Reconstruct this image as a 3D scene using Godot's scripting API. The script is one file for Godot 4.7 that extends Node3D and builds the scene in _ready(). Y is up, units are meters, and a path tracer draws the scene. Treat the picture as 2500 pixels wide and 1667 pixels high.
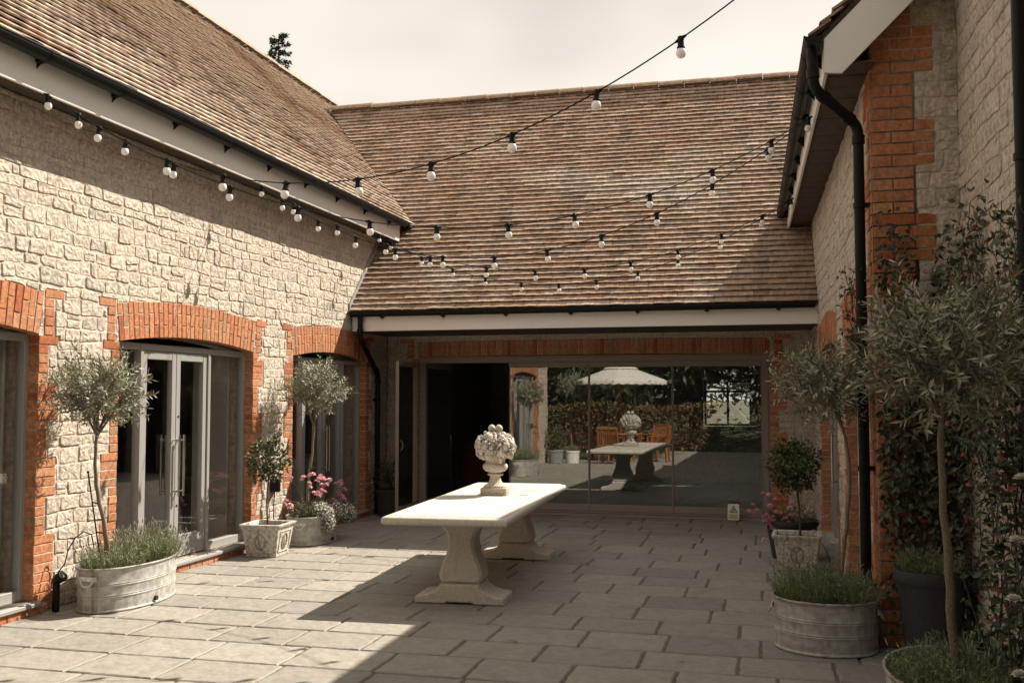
extends Node3D
# A walled courtyard between three stone and brick barn wings, festoon lights overhead.
# World: metres, y up, camera stands over the origin; -z runs along the courtyard.

const F := 2475.0            # focal length of the photograph in its own pixels (2500 x 1667)
const EYE := Vector3(0, 1.7, 0)
const YAW := 14.3
const PITCH := 3.11
var SUN := Vector3(0.497, 0.745, -0.56).normalized()   # towards the sun
var M := {}
var rng := RandomNumberGenerator.new()
var taken := {}

class MB:
	var v := PackedVector3Array()
	var n := PackedVector3Array()
	var c := PackedColorArray()
	var col := Color(1, 1, 1)
	func tri(a: Vector3, b: Vector3, d: Vector3) -> void:      # counter-clockwise seen from outside
		var k := (b - a).cross(d - a)
		if k.length_squared() < 1e-16: return
		k = k.normalized()
		v.append(a); v.append(d); v.append(b)
		n.append(k); n.append(k); n.append(k)
		c.append(col); c.append(col); c.append(col)
	func trin(a: Vector3, b: Vector3, d: Vector3, na: Vector3, nb: Vector3, nd: Vector3) -> void:
		v.append(a); v.append(d); v.append(b)
		n.append(na); n.append(nd); n.append(nb)
		c.append(col); c.append(col); c.append(col)
	func quad(a: Vector3, b: Vector3, d: Vector3, e: Vector3) -> void:
		tri(a, b, d); tri(a, d, e)
	func box(p: Vector3, s: Vector3, b := Basis()) -> void:
		cbox(p, s, 0.0, b)
	func cbox(p: Vector3, s: Vector3, ch: float, b := Basis()) -> void:   # box with chamfered edges
		var h := s * 0.5
		var i := h - Vector3(ch, ch, ch)
		for ax in 3:
			for sg in [-1.0, 1.0]:
				var u := (ax + 1) % 3
				var w := (ax + 2) % 3
				var q := []
				for k in [[-1, -1], [1, -1], [1, 1], [-1, 1]]:
					var t := Vector3()
					t[ax] = h[ax] * sg; t[u] = i[u] * k[0] * sg; t[w] = i[w] * k[1]
					q.append(p + b * t)
				quad(q[0], q[1], q[2], q[3])
		if ch <= 0.0: return
		for ax in 3:
			var u := (ax + 1) % 3
			var w := (ax + 2) % 3
			for su in [-1.0, 1.0]:
				for sw in [-1.0, 1.0]:
					var q := []
					for k in 4:
						var t := Vector3()
						t[ax] = i[ax] * (-1.0 if k == 0 or k == 3 else 1.0)
						if k < 2: t[u] = h[u] * su; t[w] = i[w] * sw
						else: t[u] = i[u] * su; t[w] = h[w] * sw
						q.append(p + b * t)
					if su * sw > 0: quad(q[3], q[2], q[1], q[0])
					else: quad(q[0], q[1], q[2], q[3])
		for sx in [-1.0, 1.0]:
			for sy in [-1.0, 1.0]:
				for sz in [-1.0, 1.0]:
					var a := p + b * Vector3(h.x * sx, i.y * sy, i.z * sz)
					var d := p + b * Vector3(i.x * sx, h.y * sy, i.z * sz)
					var e := p + b * Vector3(i.x * sx, i.y * sy, h.z * sz)
					if sx * sy * sz > 0: tri(a, d, e)
					else: tri(a, e, d)
	func tube(path: Array, radii: Array, sides := 8, capped := true) -> void:
		var m := path.size()
		var last := []
		var side := Vector3.ZERO
		for i in m:
			var t: Vector3 = (path[mini(i + 1, m - 1)] - path[maxi(i - 1, 0)]).normalized()
			if side == Vector3.ZERO:
				side = t.cross(Vector3.UP if absf(t.y) < 0.9 else Vector3.RIGHT).normalized()
			side = (side - t * side.dot(t)).normalized()
			var up := t.cross(side)
			var r: float = radii[mini(i, radii.size() - 1)]
			var ring := []
			for k in sides:
				var a := TAU * k / sides
				var o := side * cos(a) + up * sin(a)
				ring.append([path[i] + o * r, o])
			if i > 0:
				for k in sides:
					var j := (k + 1) % sides
					trin(last[k][0], last[j][0], ring[j][0], last[k][1], last[j][1], ring[j][1])
					trin(last[k][0], ring[j][0], ring[k][0], last[k][1], ring[j][1], ring[k][1])
			elif capped:
				for k in range(1, sides - 1): tri(ring[0][0], ring[k + 1][0], ring[k][0])
			last = ring
		if capped:
			for k in range(1, sides - 1): tri(last[0][0], last[k][0], last[k + 1][0])
	func lathe(prof: Array, segs: int, o: Vector3, sx := 1.0, sz := 1.0, flute := 0.0, nf := 0, f0 := 0.0, f1 := 0.0, b := Basis()) -> void:
		# profile: Vector2(radius, height), from the bottom upwards, outside on the right
		var rows := []
		for i in prof.size():
			var p: Vector2 = prof[i]
			var t: Vector2 = prof[mini(i + 1, prof.size() - 1)] - prof[maxi(i - 1, 0)]
			var nr := Vector2(t.y, -t.x).normalized()
			var row := []
			for k in segs:
				var a := TAU * k / segs
				var r := p.x
				if flute > 0.0 and p.y > f0 and p.y < f1:
					r *= 1.0 - flute * (1.0 - absf(sin(a * nf * 0.5))) * sin(PI * (p.y - f0) / (f1 - f0))
				row.append([o + b * Vector3(cos(a) * r * sx, p.y, sin(a) * r * sz), b * Vector3(cos(a) * nr.x * sz, nr.y, sin(a) * nr.x * sx).normalized()])
			rows.append(row)
		for i in prof.size() - 1:
			for k in segs:
				var j := (k + 1) % segs
				var A = rows[i][k]; var B = rows[i][j]; var C = rows[i + 1][j]; var D = rows[i + 1][k]
				trin(A[0], C[0], B[0], A[1], C[1], B[1])
				trin(A[0], D[0], C[0], A[1], D[1], C[1])
	func ball(o: Vector3, r: Vector3, segs := 10, rows := 7, b := Basis()) -> void:
		var prof := []
		for i in rows + 1:
			var a := PI * i / rows - PI / 2
			prof.append(Vector2(maxf(cos(a), 0.001), sin(a)))
		lathe(prof, segs, o, 1, 1, 0, 0, 0, 0, b * Basis.from_scale(r))
	func add(o: MB) -> void:
		v.append_array(o.v); n.append_array(o.n); c.append_array(o.c)
	func mesh() -> ArrayMesh:
		var a := []
		a.resize(Mesh.ARRAY_MAX)
		a[Mesh.ARRAY_VERTEX] = v; a[Mesh.ARRAY_NORMAL] = n; a[Mesh.ARRAY_COLOR] = c
		var m := ArrayMesh.new()
		m.add_surface_from_arrays(Mesh.PRIMITIVE_TRIANGLES, a)
		return m

# ---------------------------------------------------------------- naming
func numbered(called: String) -> String:
	var k: int = taken.get(called, 0)
	taken[called] = k + 1
	return called if k == 0 else "%s_%03d" % [called, k]

func tag(o: Node, label: String, category: String, group := "", kind := "") -> Node:
	o.set_meta("label", label); o.set_meta("category", category)
	if group: o.set_meta("group", group)
	if kind: o.set_meta("kind", kind)
	return o

func thing(called: String, label: String, category: String, at := Vector3.ZERO, turn := 0.0, group := "") -> Node3D:
	var o := Node3D.new()
	o.name = numbered(called)
	add_child(o)
	o.position = at; o.rotation.y = turn
	tag(o, label, category, group)
	return o

func obj(called: String, mb, mat: Material, parent: Node, label := "") -> MeshInstance3D:
	var o := MeshInstance3D.new()
	o.name = called
	o.mesh = mb.mesh() if mb is MB else mb
	o.material_override = mat
	o.cast_shadow = GeometryInstance3D.SHADOW_CASTING_SETTING_ON
	parent.add_child(o, true)
	if label: o.set_meta("label", label)
	return o

func one(called: String, mb, mat: Material, label: String, category: String, group := "") -> MeshInstance3D:
	var o := obj(numbered(called), mb, mat, self)
	tag(o, label, category, group)
	return o

func struct(called: String, mb, mat: Material, parent: Node = self) -> MeshInstance3D:
	var o := obj(called, mb, mat, parent)
	if parent == self: o.set_meta("kind", "structure")
	return o

# ---------------------------------------------------------------- pixels to points (photo pixels on a 2352-wide view)
func ray(u: float, w: float) -> Vector3:
	var k := 2500.0 / 2352.0
	var d := Vector3((u * k - 1250.0) / F, -(w * k - 833.5) / F, -1)
	return (Basis(Vector3.UP, deg_to_rad(YAW)) * Basis(Vector3.RIGHT, deg_to_rad(PITCH)) * d).normalized()
func on_x(u, w, x): var d := ray(u, w); return EYE + d * (x / d.x)
func on_z(u, w, z): var d := ray(u, w); return EYE + d * (z / d.z)
func on_y(u, w, y): var d := ray(u, w); return EYE + d * ((y - EYE.y) / d.y)

func shown(p: Vector3) -> float:          # 1 / distance squared where the photograph shows the point, else 0
	var q := (Basis(Vector3.UP, deg_to_rad(YAW)) * Basis(Vector3.RIGHT, deg_to_rad(PITCH))).inverse() * (p - EYE)
	if q.z > -0.5: return 0.0
	if absf(q.x / q.z) > 0.53 or absf(q.y / q.z) > 0.36: return 0.0
	return 1.0 / q.length_squared()

# ---------------------------------------------------------------- flat pieces in a frame [origin, along, up, normal]
func at(fr: Array, s: float, y: float, d := 0.0) -> Vector3:
	return fr[0] + fr[1] * s + fr[2] * y + fr[3] * d

func area(p: PackedVector2Array) -> float:
	var a := 0.0
	for i in p.size():
		var q := p[(i + 1) % p.size()]
		a += p[i].x * q.y - q.x * p[i].y
	return a * 0.5

func rect(s0: float, y0: float, s1: float, y1: float) -> PackedVector2Array:
	return PackedVector2Array([Vector2(s0, y0), Vector2(s1, y0), Vector2(s1, y1), Vector2(s0, y1)])

func wobble(p: PackedVector2Array, step: float, amp: float) -> PackedVector2Array:
	var r := PackedVector2Array()
	for i in p.size():
		var a := p[i]; var b := p[(i + 1) % p.size()]
		var l := a.distance_to(b)
		r.append(a + Vector2(rng.randf_range(-1, 1), rng.randf_range(-1, 1)) * amp * 0.6)
		var k := int(l / step)
		for j in range(1, k + 1):
			var nn := (b - a).orthogonal().normalized()
			r.append(a.lerp(b, (j + rng.randf_range(-0.25, 0.25)) / (k + 1.0)) + nn * rng.randf_range(-1, 1) * amp)
	return r

# a stone, brick or slab: sides, an eased edge and a face, rough faces get an inner ring of uneven depth
func piece(fr: Array, poly: PackedVector2Array, proud: float, inset: float, back: float, rough: float, col: Color) -> Dictionary:
	if area(poly) < 0: poly.reverse()
	var c := Vector2.ZERO
	for p in poly: c += p
	c /= poly.size()
	var mb := MB.new()
	mb.col = col
	var m := poly.size()
	var r0 := []; var r1 := []; var r2 := []; var r3 := []
	var tilt := Vector2(rng.randf_range(-1, 1), rng.randf_range(-1, 1)) * rough * 2.2
	for p in poly:
		var t := c - p
		var l := t.length()
		var q := p + t / maxf(l, 0.001) * minf(inset, l * 0.5)
		r0.append(at(fr, p.x, p.y, back))
		r1.append(at(fr, p.x, p.y, proud - inset * 0.7 - (rng.randf() * rough * 0.5)))
		r2.append(at(fr, q.x, q.y, proud + (q - c).dot(tilt) + rng.randf_range(-0.4, 0.4) * rough))
		if rough > 0.002:
			var w := p + t * rng.randf_range(0.42, 0.6)
			r3.append(at(fr, w.x, w.y, proud + rng.randf_range(-0.5, 0.9) * rough))
	var ce := at(fr, c.x, c.y, proud + (rough * rng.randf_range(0, 0.8) if rough > 0.002 else 0.0))
	for i in m:
		var j := (i + 1) % m
		mb.quad(r0[i], r0[j], r1[j], r1[i])
		mb.quad(r1[i], r1[j], r2[j], r2[i])
		if rough > 0.002:
			mb.quad(r2[i], r2[j], r3[j], r3[i])
			mb.tri(r3[i], r3[j], ce)
		else:
			mb.tri(r2[i], r2[j], ce)
	return {"mb": mb, "score": shown(ce) * absf(area(poly)) * maxf(0.05, fr[3].dot((EYE - ce).normalized()))}

func emit(pieces: Array, parent: Node, called: String, mat: Material, most := 300, rest_name := "") -> void:
	pieces.sort_custom(func(a, b): return a.score > b.score)
	var rest := MB.new()
	for i in pieces.size():
		if i < most and pieces[i].score > 0.0: obj(called, pieces[i].mb, mat, parent)
		else: rest.add(pieces[i].mb)
	if rest.v.size() > 0:
		var o := obj(rest_name if rest_name else called, rest, mat, parent)
		o.set_meta("kind", "stuff")

func slab(mb: MB, fr: Array, poly: PackedVector2Array, d0: float, d1: float) -> void:   # extruded polygon from depth d0 (back) to d1 (front)
	if area(poly) < 0: poly.reverse()
	var t := Geometry2D.triangulate_polygon(poly)
	for i in range(0, t.size(), 3):
		var a := poly[t[i]]; var b := poly[t[i + 1]]; var e := poly[t[i + 2]]
		if (b - a).cross(e - a) < 0: var w := b; b = e; e = w
		mb.tri(at(fr, a.x, a.y, d1), at(fr, b.x, b.y, d1), at(fr, e.x, e.y, d1))
		mb.tri(at(fr, a.x, a.y, d0), at(fr, e.x, e.y, d0), at(fr, b.x, b.y, d0))
	for i in poly.size():
		var a := poly[i]; var b := poly[(i + 1) % poly.size()]
		mb.quad(at(fr, a.x, a.y, d0), at(fr, b.x, b.y, d0), at(fr, b.x, b.y, d1), at(fr, a.x, a.y, d1))

# ---------------------------------------------------------------- materials
func noise_bytes(sd: int, freq: float, oct: int, size: int, kind := FastNoiseLite.TYPE_SIMPLEX_SMOOTH) -> PackedByteArray:
	var f := FastNoiseLite.new()
	f.seed = sd; f.frequency = freq; f.fractal_octaves = oct; f.noise_type = kind
	return f.get_seamless_image(size, size, false, false, 0.15, true).get_data()

# colour texture: fine grain between a and b, blotches of e where the coarse noise is high
func ctex(sd: int, a: Color, b: Color, e: Color, freq := 0.03, blot := 0.012, amount := 0.6, size := 256) -> ImageTexture:
	var g := noise_bytes(sd, freq, 5, size)
	var h := noise_bytes(sd + 7, blot, 3, size)
	var k := noise_bytes(sd + 13, 0.3, 2, size)
	var out := PackedByteArray()
	out.resize(size * size * 3)
	for i in size * size:
		var t := clampf((g[i] / 255.0 - 0.5) * 1.4 + 0.5 + (k[i] / 255.0 - 0.5) * 0.25, 0, 1)
		var c := a.lerp(b, t)
		c = c.lerp(e, clampf((h[i] / 255.0 - 0.55) * 4.0, 0, 1) * amount * (0.5 + 0.5 * t))
		out[i * 3] = int(clampf(c.r, 0, 1) * 255); out[i * 3 + 1] = int(clampf(c.g, 0, 1) * 255); out[i * 3 + 2] = int(clampf(c.b, 0, 1) * 255)
	var im := Image.create_from_data(size, size, false, Image.FORMAT_RGB8, out)
	im.generate_mipmaps()
	return ImageTexture.create_from_image(im)

func ntex(sd: int, freq: float, oct: int, bump: float, size := 256, kind := FastNoiseLite.TYPE_SIMPLEX_SMOOTH) -> ImageTexture:
	var im := Image.create_from_data(size, size, false, Image.FORMAT_L8, noise_bytes(sd, freq, oct, size, kind))
	im.convert(Image.FORMAT_RGBA8)
	im.bump_map_to_normal_map(bump)
	im.generate_mipmaps()
	return ImageTexture.create_from_image(im)

func mat(name_: String, col: Color, rough: float, tex: Texture2D = null, nrm: Texture2D = null, scale := 1.0, vc := false, nscale := 1.0) -> StandardMaterial3D:
	var m := StandardMaterial3D.new()
	m.resource_name = name_
	m.albedo_color = col; m.roughness = rough
	if tex: m.albedo_texture = tex
	if nrm:
		m.normal_enabled = true; m.normal_texture = nrm; m.normal_scale = nscale
	if tex or nrm:
		m.uv1_triplanar = true; m.uv1_world_triplanar = true
		m.uv1_scale = Vector3.ONE * scale
	m.vertex_color_use_as_albedo = vc
	m.cull_mode = BaseMaterial3D.CULL_DISABLED
	M[name_] = m
	return m

func lin(r: float, g: float, b: float) -> Color:   # a real-world (linear) base colour as albedo
	return Color(r, g, b).linear_to_srgb()

func make_materials() -> void:
	var grain := ctex(3, Color(0.80, 0.80, 0.80), Color(1, 1, 1), Color(0.62, 0.60, 0.58), 0.03, 0.015, 0.6)
	var fine := ctex(5, Color(0.86, 0.86, 0.86), Color(1, 1, 1), Color(0.8, 0.79, 0.77), 0.06, 0.02, 0.5)
	var patch := ctex(11, Color(0.92, 0.917, 0.91), Color(1, 1, 1), Color(0.86, 0.852, 0.84), 0.03, 0.01, 0.6, 512)
	var rock := ntex(21, 0.03, 5, 5.0)
	var gritty := ntex(22, 0.12, 3, 3.0)
	var soft := ntex(23, 0.012, 4, 3.0)
	mat("stone", Color.WHITE, 0.92, grain, rock, 2.6, true, 0.9)
	mat("mortar", lin(0.66, 0.575, 0.48), 0.95, grain, gritty, 1.7, false, 0.8)
	mat("brick", Color.WHITE, 0.9, grain, gritty, 3.1, true, 0.8)
	mat("tile", Color.WHITE, 0.88, grain, gritty, 2.3, true, 0.8)
	mat("paver", Color.WHITE, 0.82, patch, rock, 0.8, true, 0.35)
	mat("bedding", lin(0.19, 0.155, 0.12), 0.98, grain, gritty, 2.0)
	mat("white_paint", lin(0.80, 0.78, 0.745), 0.5)
	mat("shutter_paint", lin(0.40, 0.375, 0.345), 0.6)
	mat("dark_timber", lin(0.10, 0.075, 0.055), 0.7, grain, null, 2.0)
	mat("black_plastic", lin(0.010, 0.0095, 0.009), 0.45, null, null)
	M.black_plastic.metallic_specular = 0.3
	mat("frame", lin(0.29, 0.285, 0.275), 0.45)
	mat("frame_taupe", lin(0.27, 0.23, 0.20), 0.5)
	mat("steel", lin(0.62, 0.58, 0.52), 0.22)
	M.steel.metallic = 1.0
	mat("galvanised", Color.WHITE, 0.5, ctex(31, Color(0.72, 0.72, 0.71), Color(0.90, 0.90, 0.89), Color(0.60, 0.56, 0.50), 0.02, 0.012, 0.6, 512), soft, 1.3, true, 0.4)
	M.galvanised.metallic = 0.12
	mat("limestone", lin(0.64, 0.59, 0.525), 0.86, fine, gritty, 2.6, false, 0.35)
	mat("urn_stone", Color.WHITE, 0.93, ctex(41, Color(0.80, 0.79, 0.76), Color(1, 0.99, 0.97), Color(0.30, 0.27, 0.24), 0.05, 0.03, 0.6), gritty, 5.5, true, 1.0)
	mat("lead", Color.WHITE, 0.8, ctex(43, Color(0.78, 0.77, 0.75), Color(1, 1, 0.99), Color(0.48, 0.36, 0.25), 0.03, 0.02, 0.7), gritty, 3.2, true, 0.6)
	mat("soil", lin(0.045, 0.03, 0.02), 1.0, grain, rock, 6.0)
	mat("bark", Color.WHITE, 0.9, ctex(45, Color(0.62, 0.6, 0.57), Color(1, 1, 1), Color(0.45, 0.4, 0.36), 0.08, 0.03, 0.6), gritty, 7.0, true, 1.0)
	mat("leaf", Color.WHITE, 0.52, null, null, 1.0, true)
	M.leaf.backlight_enabled = true; M.leaf.backlight = Color(0.32, 0.34, 0.16)
	mat("petal", Color.WHITE, 0.7, null, null, 1.0, true)
	M.petal.backlight_enabled = true; M.petal.backlight = Color(0.4, 0.36, 0.36)
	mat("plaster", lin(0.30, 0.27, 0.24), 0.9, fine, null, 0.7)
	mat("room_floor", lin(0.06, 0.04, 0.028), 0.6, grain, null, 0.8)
	mat("cloth", lin(0.72, 0.70, 0.67), 0.9, fine, soft, 1.2, false, 0.5)
	mat("teak", lin(0.42, 0.155, 0.05), 0.55, grain, null, 3.0)
	mat("canvas", lin(0.80, 0.77, 0.72), 0.9, fine, null, 1.5)
	M.canvas.backlight_enabled = true; M.canvas.backlight = Color(0.3, 0.29, 0.27)
	mat("lead_flashing", lin(0.34, 0.345, 0.35), 0.5, fine, soft, 1.5, false, 0.6)
	mat("bulb_glass", lin(0.92, 0.90, 0.88), 0.5)
	M.bulb_glass.backlight_enabled = true; M.bulb_glass.backlight = Color(0.8, 0.79, 0.78)
	mat("grass", Color.WHITE, 0.95, ctex(51, Color(0.75, 0.75, 0.7), Color(1, 1, 1), Color(0.7, 0.66, 0.5), 0.05, 0.01, 0.6), rock, 0.7, true)
	mat("sign_yellow", lin(0.60, 0.53, 0.24), 0.5)
	mat("sign_black", lin(0.02, 0.02, 0.018), 0.5)
	mat("dark_pot", lin(0.045, 0.045, 0.046), 0.7, fine, gritty, 3.0, false, 0.5)
	var gl := mat("glass", Color(0.02, 0.025, 0.022, 0.05), 0.0)
	gl.transparency = BaseMaterial3D.TRANSPARENCY_ALPHA
	var cg := mat("coated_glass", Color(0.95, 0.97, 0.95, 0.02), 0.0)     # folding doors: solid coated panes
	cg.transparency = BaseMaterial3D.TRANSPARENCY_ALPHA
	cg.refraction_enabled = true; cg.refraction_scale = 0.115

func jit(c: Color, amt: float) -> Color:
	var k := 1.0 + rng.randf_range(-amt, amt)
	return Color(c.r * k, c.g * k * (1.0 + rng.randf_range(-0.3, 0.3) * amt), c.b * k * (1.0 + rng.randf_range(-0.5, 0.5) * amt))

func tone(c: Color, amt: float) -> Color:
	var k := 1.0 + rng.randf_range(-amt, amt)
	return Color(c.r * k, c.g * k, c.b * k)

func stone_col() -> Color:
	return stone_pick()

func stone_pick() -> Color:
	var r := rng.randf()
	if r < 0.60: return tone(Color(0.66, 0.58, 0.49), 0.06)
	if r < 0.84: return tone(Color(0.62, 0.545, 0.46), 0.07)
	if r < 0.95: return tone(Color(0.64, 0.55, 0.445), 0.06)
	return tone(Color(0.55, 0.49, 0.42), 0.07)

func brick_col() -> Color:
	var r := rng.randf()
	if r < 0.6: return jit(Color(0.55, 0.225, 0.105), 0.10)
	if r < 0.85: return jit(Color(0.58, 0.27, 0.14), 0.10)
	if r < 0.95: return jit(Color(0.45, 0.14, 0.055), 0.12)
	return jit(Color(0.46, 0.26, 0.14), 0.1)

# ---------------------------------------------------------------- walls
# openings: {s0, s1, y0, spring, rise}; the wall is a mortar core with stones and bricks set in it
func head_y(o: Dictionary, s: float) -> float:
	var m: float = (o.s0 + o.s1) * 0.5
	var h: float = (o.s1 - o.s0) * 0.5
	return o.spring + o.rise * (1.0 - pow((s - m) / h, 2))

func build_wall(parent: Node, fr: Array, s0: float, s1: float, y1: float, openings: Array, thick: float, opt := {}) -> MeshInstance3D:
	var core := MB.new()
	var cuts := [s0]
	for o in openings:
		cuts.append(o.s0); cuts.append(o.s1)
	cuts.append(s1)
	for i in cuts.size() - 1:
		if i % 2 == 0:
			slab(core, fr, rect(cuts[i], -0.1, cuts[i + 1], y1), -thick, 0.0)
		else:
			var o = openings[(i - 1) / 2]
			var p := PackedVector2Array()
			for k in 13:
				var s := lerpf(o.s0, o.s1, k / 12.0)
				p.append(Vector2(s, head_y(o, s)))
			p.append(Vector2(o.s1, y1)); p.append(Vector2(o.s0, y1))
			slab(core, fr, p, -thick, 0.0)
			if o.y0 > -0.09: slab(core, fr, rect(o.s0, -0.1, o.s1, o.y0), -thick, 0.0)
	var wall := obj("wall", core, M.mortar, parent)
	var bricks := []
	var excl := []
	var fillets: Array = opt.get("quoins", [])
	for o in openings:
		var m: float = (o.s0 + o.s1) * 0.5
		var hw: float = (o.s1 - o.s0) * 0.5
		var th: float = o.get("thick", 0.33)
		var R: float = (hw * hw + o.rise * o.rise) / (2.0 * maxf(o.rise, 0.002))
		excl.append(rect(o.s0 - 0.01, -0.2, o.s1 + 0.01, o.spring + o.rise))
		# arch of bricks on edge, joints staggered
		var n := int(round((o.s1 - o.s0) / 0.0765))
		var band := PackedVector2Array()
		for k in n + 1:
			var s := lerpf(o.s0, o.s1, k / float(n))
			band.append(Vector2(s, head_y(o, s) - 0.004))
		for k in range(n, -1, -1):
			var s := lerpf(o.s0, o.s1, k / float(n))
			band.append(Vector2(m + (s - m) * (1.0 + th / R), head_y(o, s) + th + 0.006))
		excl.append(band)
		for k in n:
			var a := lerpf(o.s0, o.s1, (k + 0.07) / n)
			var b := lerpf(o.s0, o.s1, (k + 0.93) / n)
			var cut := 0.68 if k % 2 == 0 else 0.34
			if th < 0.26: cut = 1.0
			var seq := [[0.0, cut - 0.014], [cut + 0.014, 1.0]] if cut < 1.0 else [[0.0, 1.0]]
			for q in seq:
				var poly := PackedVector2Array()
				for t in [[a, q[0]], [b, q[0]], [b, q[1]], [a, q[1]]]:
					poly.append(Vector2(m + (t[0] - m) * (1.0 + th * t[1] / R), head_y(o, t[0]) + th * t[1] - (0.006 if t[1] == 0.0 else 0.0)))
				bricks.append(piece(fr, wobble(poly, 0.09, 0.0016), rng.randf_range(0.004, 0.011), 0.004, -0.1 if q[0] == 0.0 else -0.02, 0.0, brick_col()))
		# jambs
		for side in [-1, 1]:
			var edge: float = o.s0 if side < 0 else o.s1
			var top: float = o.spring + th + 0.03
			var k := 0
			var y := 0.0
			while y < top:
				var blk := int(k / 4)
				var w := 0.225 if (blk + (0 if side < 0 else 1) + int(o.get("phase", 0))) % 2 == 0 else 0.112
				if y < 0.35: w = 0.225
				var e := edge
				if y + 0.04 > o.spring:
					e += side * 0.062; w = 0.108
					if y + 0.076 > top: w = 0.225
				var a := e if side > 0 else e - w
				var b := e + w if side > 0 else e
				excl.append(rect(a - (0.012 if side < 0 else 0.02), y - 0.002, b + (0.012 if side > 0 else 0.02), y + 0.077))
				bricks.append(piece(fr, wobble(rect(a + (0.004 if side < 0 else -0.005), y + 0.006, b + (-0.004 if side > 0 else 0.005), y + 0.0715), 0.13, 0.0018), rng.randf_range(0.003, 0.012), 0.004, -0.1 if y < o.spring else -0.02, 0.0, brick_col()))
				y += 0.0755; k += 1
		# one course of bricks under the sill
		if o.y0 > 0.0 and o.y0 < 0.3:
			var s: float = o.s0
			while s < o.s1 - 0.1:
				bricks.append(piece(fr, rect(s + 0.005, -0.02, s + 0.22, o.y0 - 0.035), 0.05, 0.004, 0.0, 0.0, brick_col()))
				s += 0.226
	var ks: float = opt.get("scale", 1.0)
	var kx: float = opt.get("wide", 1.0)
	for q in fillets:       # brick quoins up a corner: [s of the corner, side they run to]
		var y := 0.0
		var k := 0
		while y < y1:
			var wide := int(k / 4) % 2 == int(q[2])
			var w := (0.335 if wide else 0.225) * kx
			var parts := [[0.0, w / kx]]
			if wide: parts = [[0.0, 0.108], [0.108, 0.335]] if k % 2 == 0 else [[0.0, 0.225], [0.225, 0.335]]
			elif k % 2 == 0: parts = [[0.0, 0.112], [0.112, 0.225]]
			for p in parts:
				var a: float = q[0] + q[1] * p[0] * kx
				var b: float = q[0] + q[1] * p[1] * kx
				bricks.append(piece(fr, wobble(rect(minf(a, b) + 0.005, y + 0.006, maxf(a, b) - 0.005, y + 0.0755 * ks - 0.005), 0.13, 0.0018), rng.randf_range(0.003, 0.010), 0.004, -0.03, 0.0, brick_col()))
			var e0: float = q[0] - q[1] * 0.1
			var e1: float = q[0] + q[1] * (w + 0.012)
			excl.append(rect(minf(e0, e1), y - 0.002, maxf(e0, e1), y + 0.0755 * ks + 0.002))
			y += 0.0755 * ks; k += 1
	# squared rubble brought to rough courses
	var stones := []
	var nz := FastNoiseLite.new()
	nz.seed = rng.randi() % 1000; nz.frequency = 1.5
	var y := -0.02
	var ci := 0
	var prev_amp := 0.0
	while y < y1:
		var h := rng.randf_range(0.085, 0.15)
		var yb := func(s: float, i: int, yy: float) -> float: return yy + 0.036 * nz.get_noise_2d(s, i * 7.3) if yy > 0.0 else yy
		var s := s0 - rng.randf() * 0.2
		var lean := 0.0
		while s < s1:
			var w := rng.randf_range(0.13, 0.31)
			if rng.randf() < 0.12: w = rng.randf_range(0.07, 0.13)
			var lean0 := lean
			lean = rng.randf_range(-0.016, 0.016)
			var rows := [[0.0, 1.0]]
			if h > 0.125 and w > 0.14 and rng.randf() < 0.2:
				var c := rng.randf_range(0.36, 0.64)
				rows = [[0.0, c], [c, 1.0]]
			for r in rows:
				var a0: float = yb.call(s, ci, y); var b0: float = yb.call(s + w, ci, y)
				var a1: float = yb.call(s, ci + 1, y + h); var b1: float = yb.call(s + w, ci + 1, y + h)
				var g := rng.randf_range(0.003, 0.007)
				var q4 := [Vector2(s + g + lean0 * r[0], lerpf(a0, a1, r[0]) + g), Vector2(s + w - g + lean * r[0], lerpf(b0, b1, r[0]) + g), Vector2(s + w - g + lean * r[1], lerpf(b0, b1, r[1]) - g), Vector2(s + g + lean0 * r[1], lerpf(a0, a1, r[1]) - g)]
				var p := PackedVector2Array()        # corners worn round, now and then one knocked off
				for ck in 4:
					var cc: Vector2 = q4[ck]
					var big := 2.6 if rng.randf() < 0.14 else 1.0
					p.append(cc + (q4[(ck + 3) % 4] - cc).limit_length(rng.randf_range(0.005, 0.017) * big))
					p.append(cc + (q4[(ck + 1) % 4] - cc).limit_length(rng.randf_range(0.005, 0.017) * big))
				p = wobble(p, 0.08, 0.0055)
				var polys := [p]
				for e in excl:
					var nx := []
					for q in polys:
						for z in Geometry2D.clip_polygons(q, e):
							if area(z) > 0.002: nx.append(z)
					polys = nx
					if polys.is_empty(): break
				for q in polys:
					for z in Geometry2D.intersect_polygons(q, rect(s0 + 0.004, 0.003, s1 - 0.004, y1)):
						if area(z) > 0.002:
							stones.append(piece(fr, z, rng.randf_range(0.003, 0.012), rng.randf_range(0.005, 0.010), -0.012, 0.0045, stone_col()))
			s += w
		y += h; ci += 1
	emit(bricks, wall, "brick", M.brick)
	emit(stones, wall, "stone", M.stone)
	return wall

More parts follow.
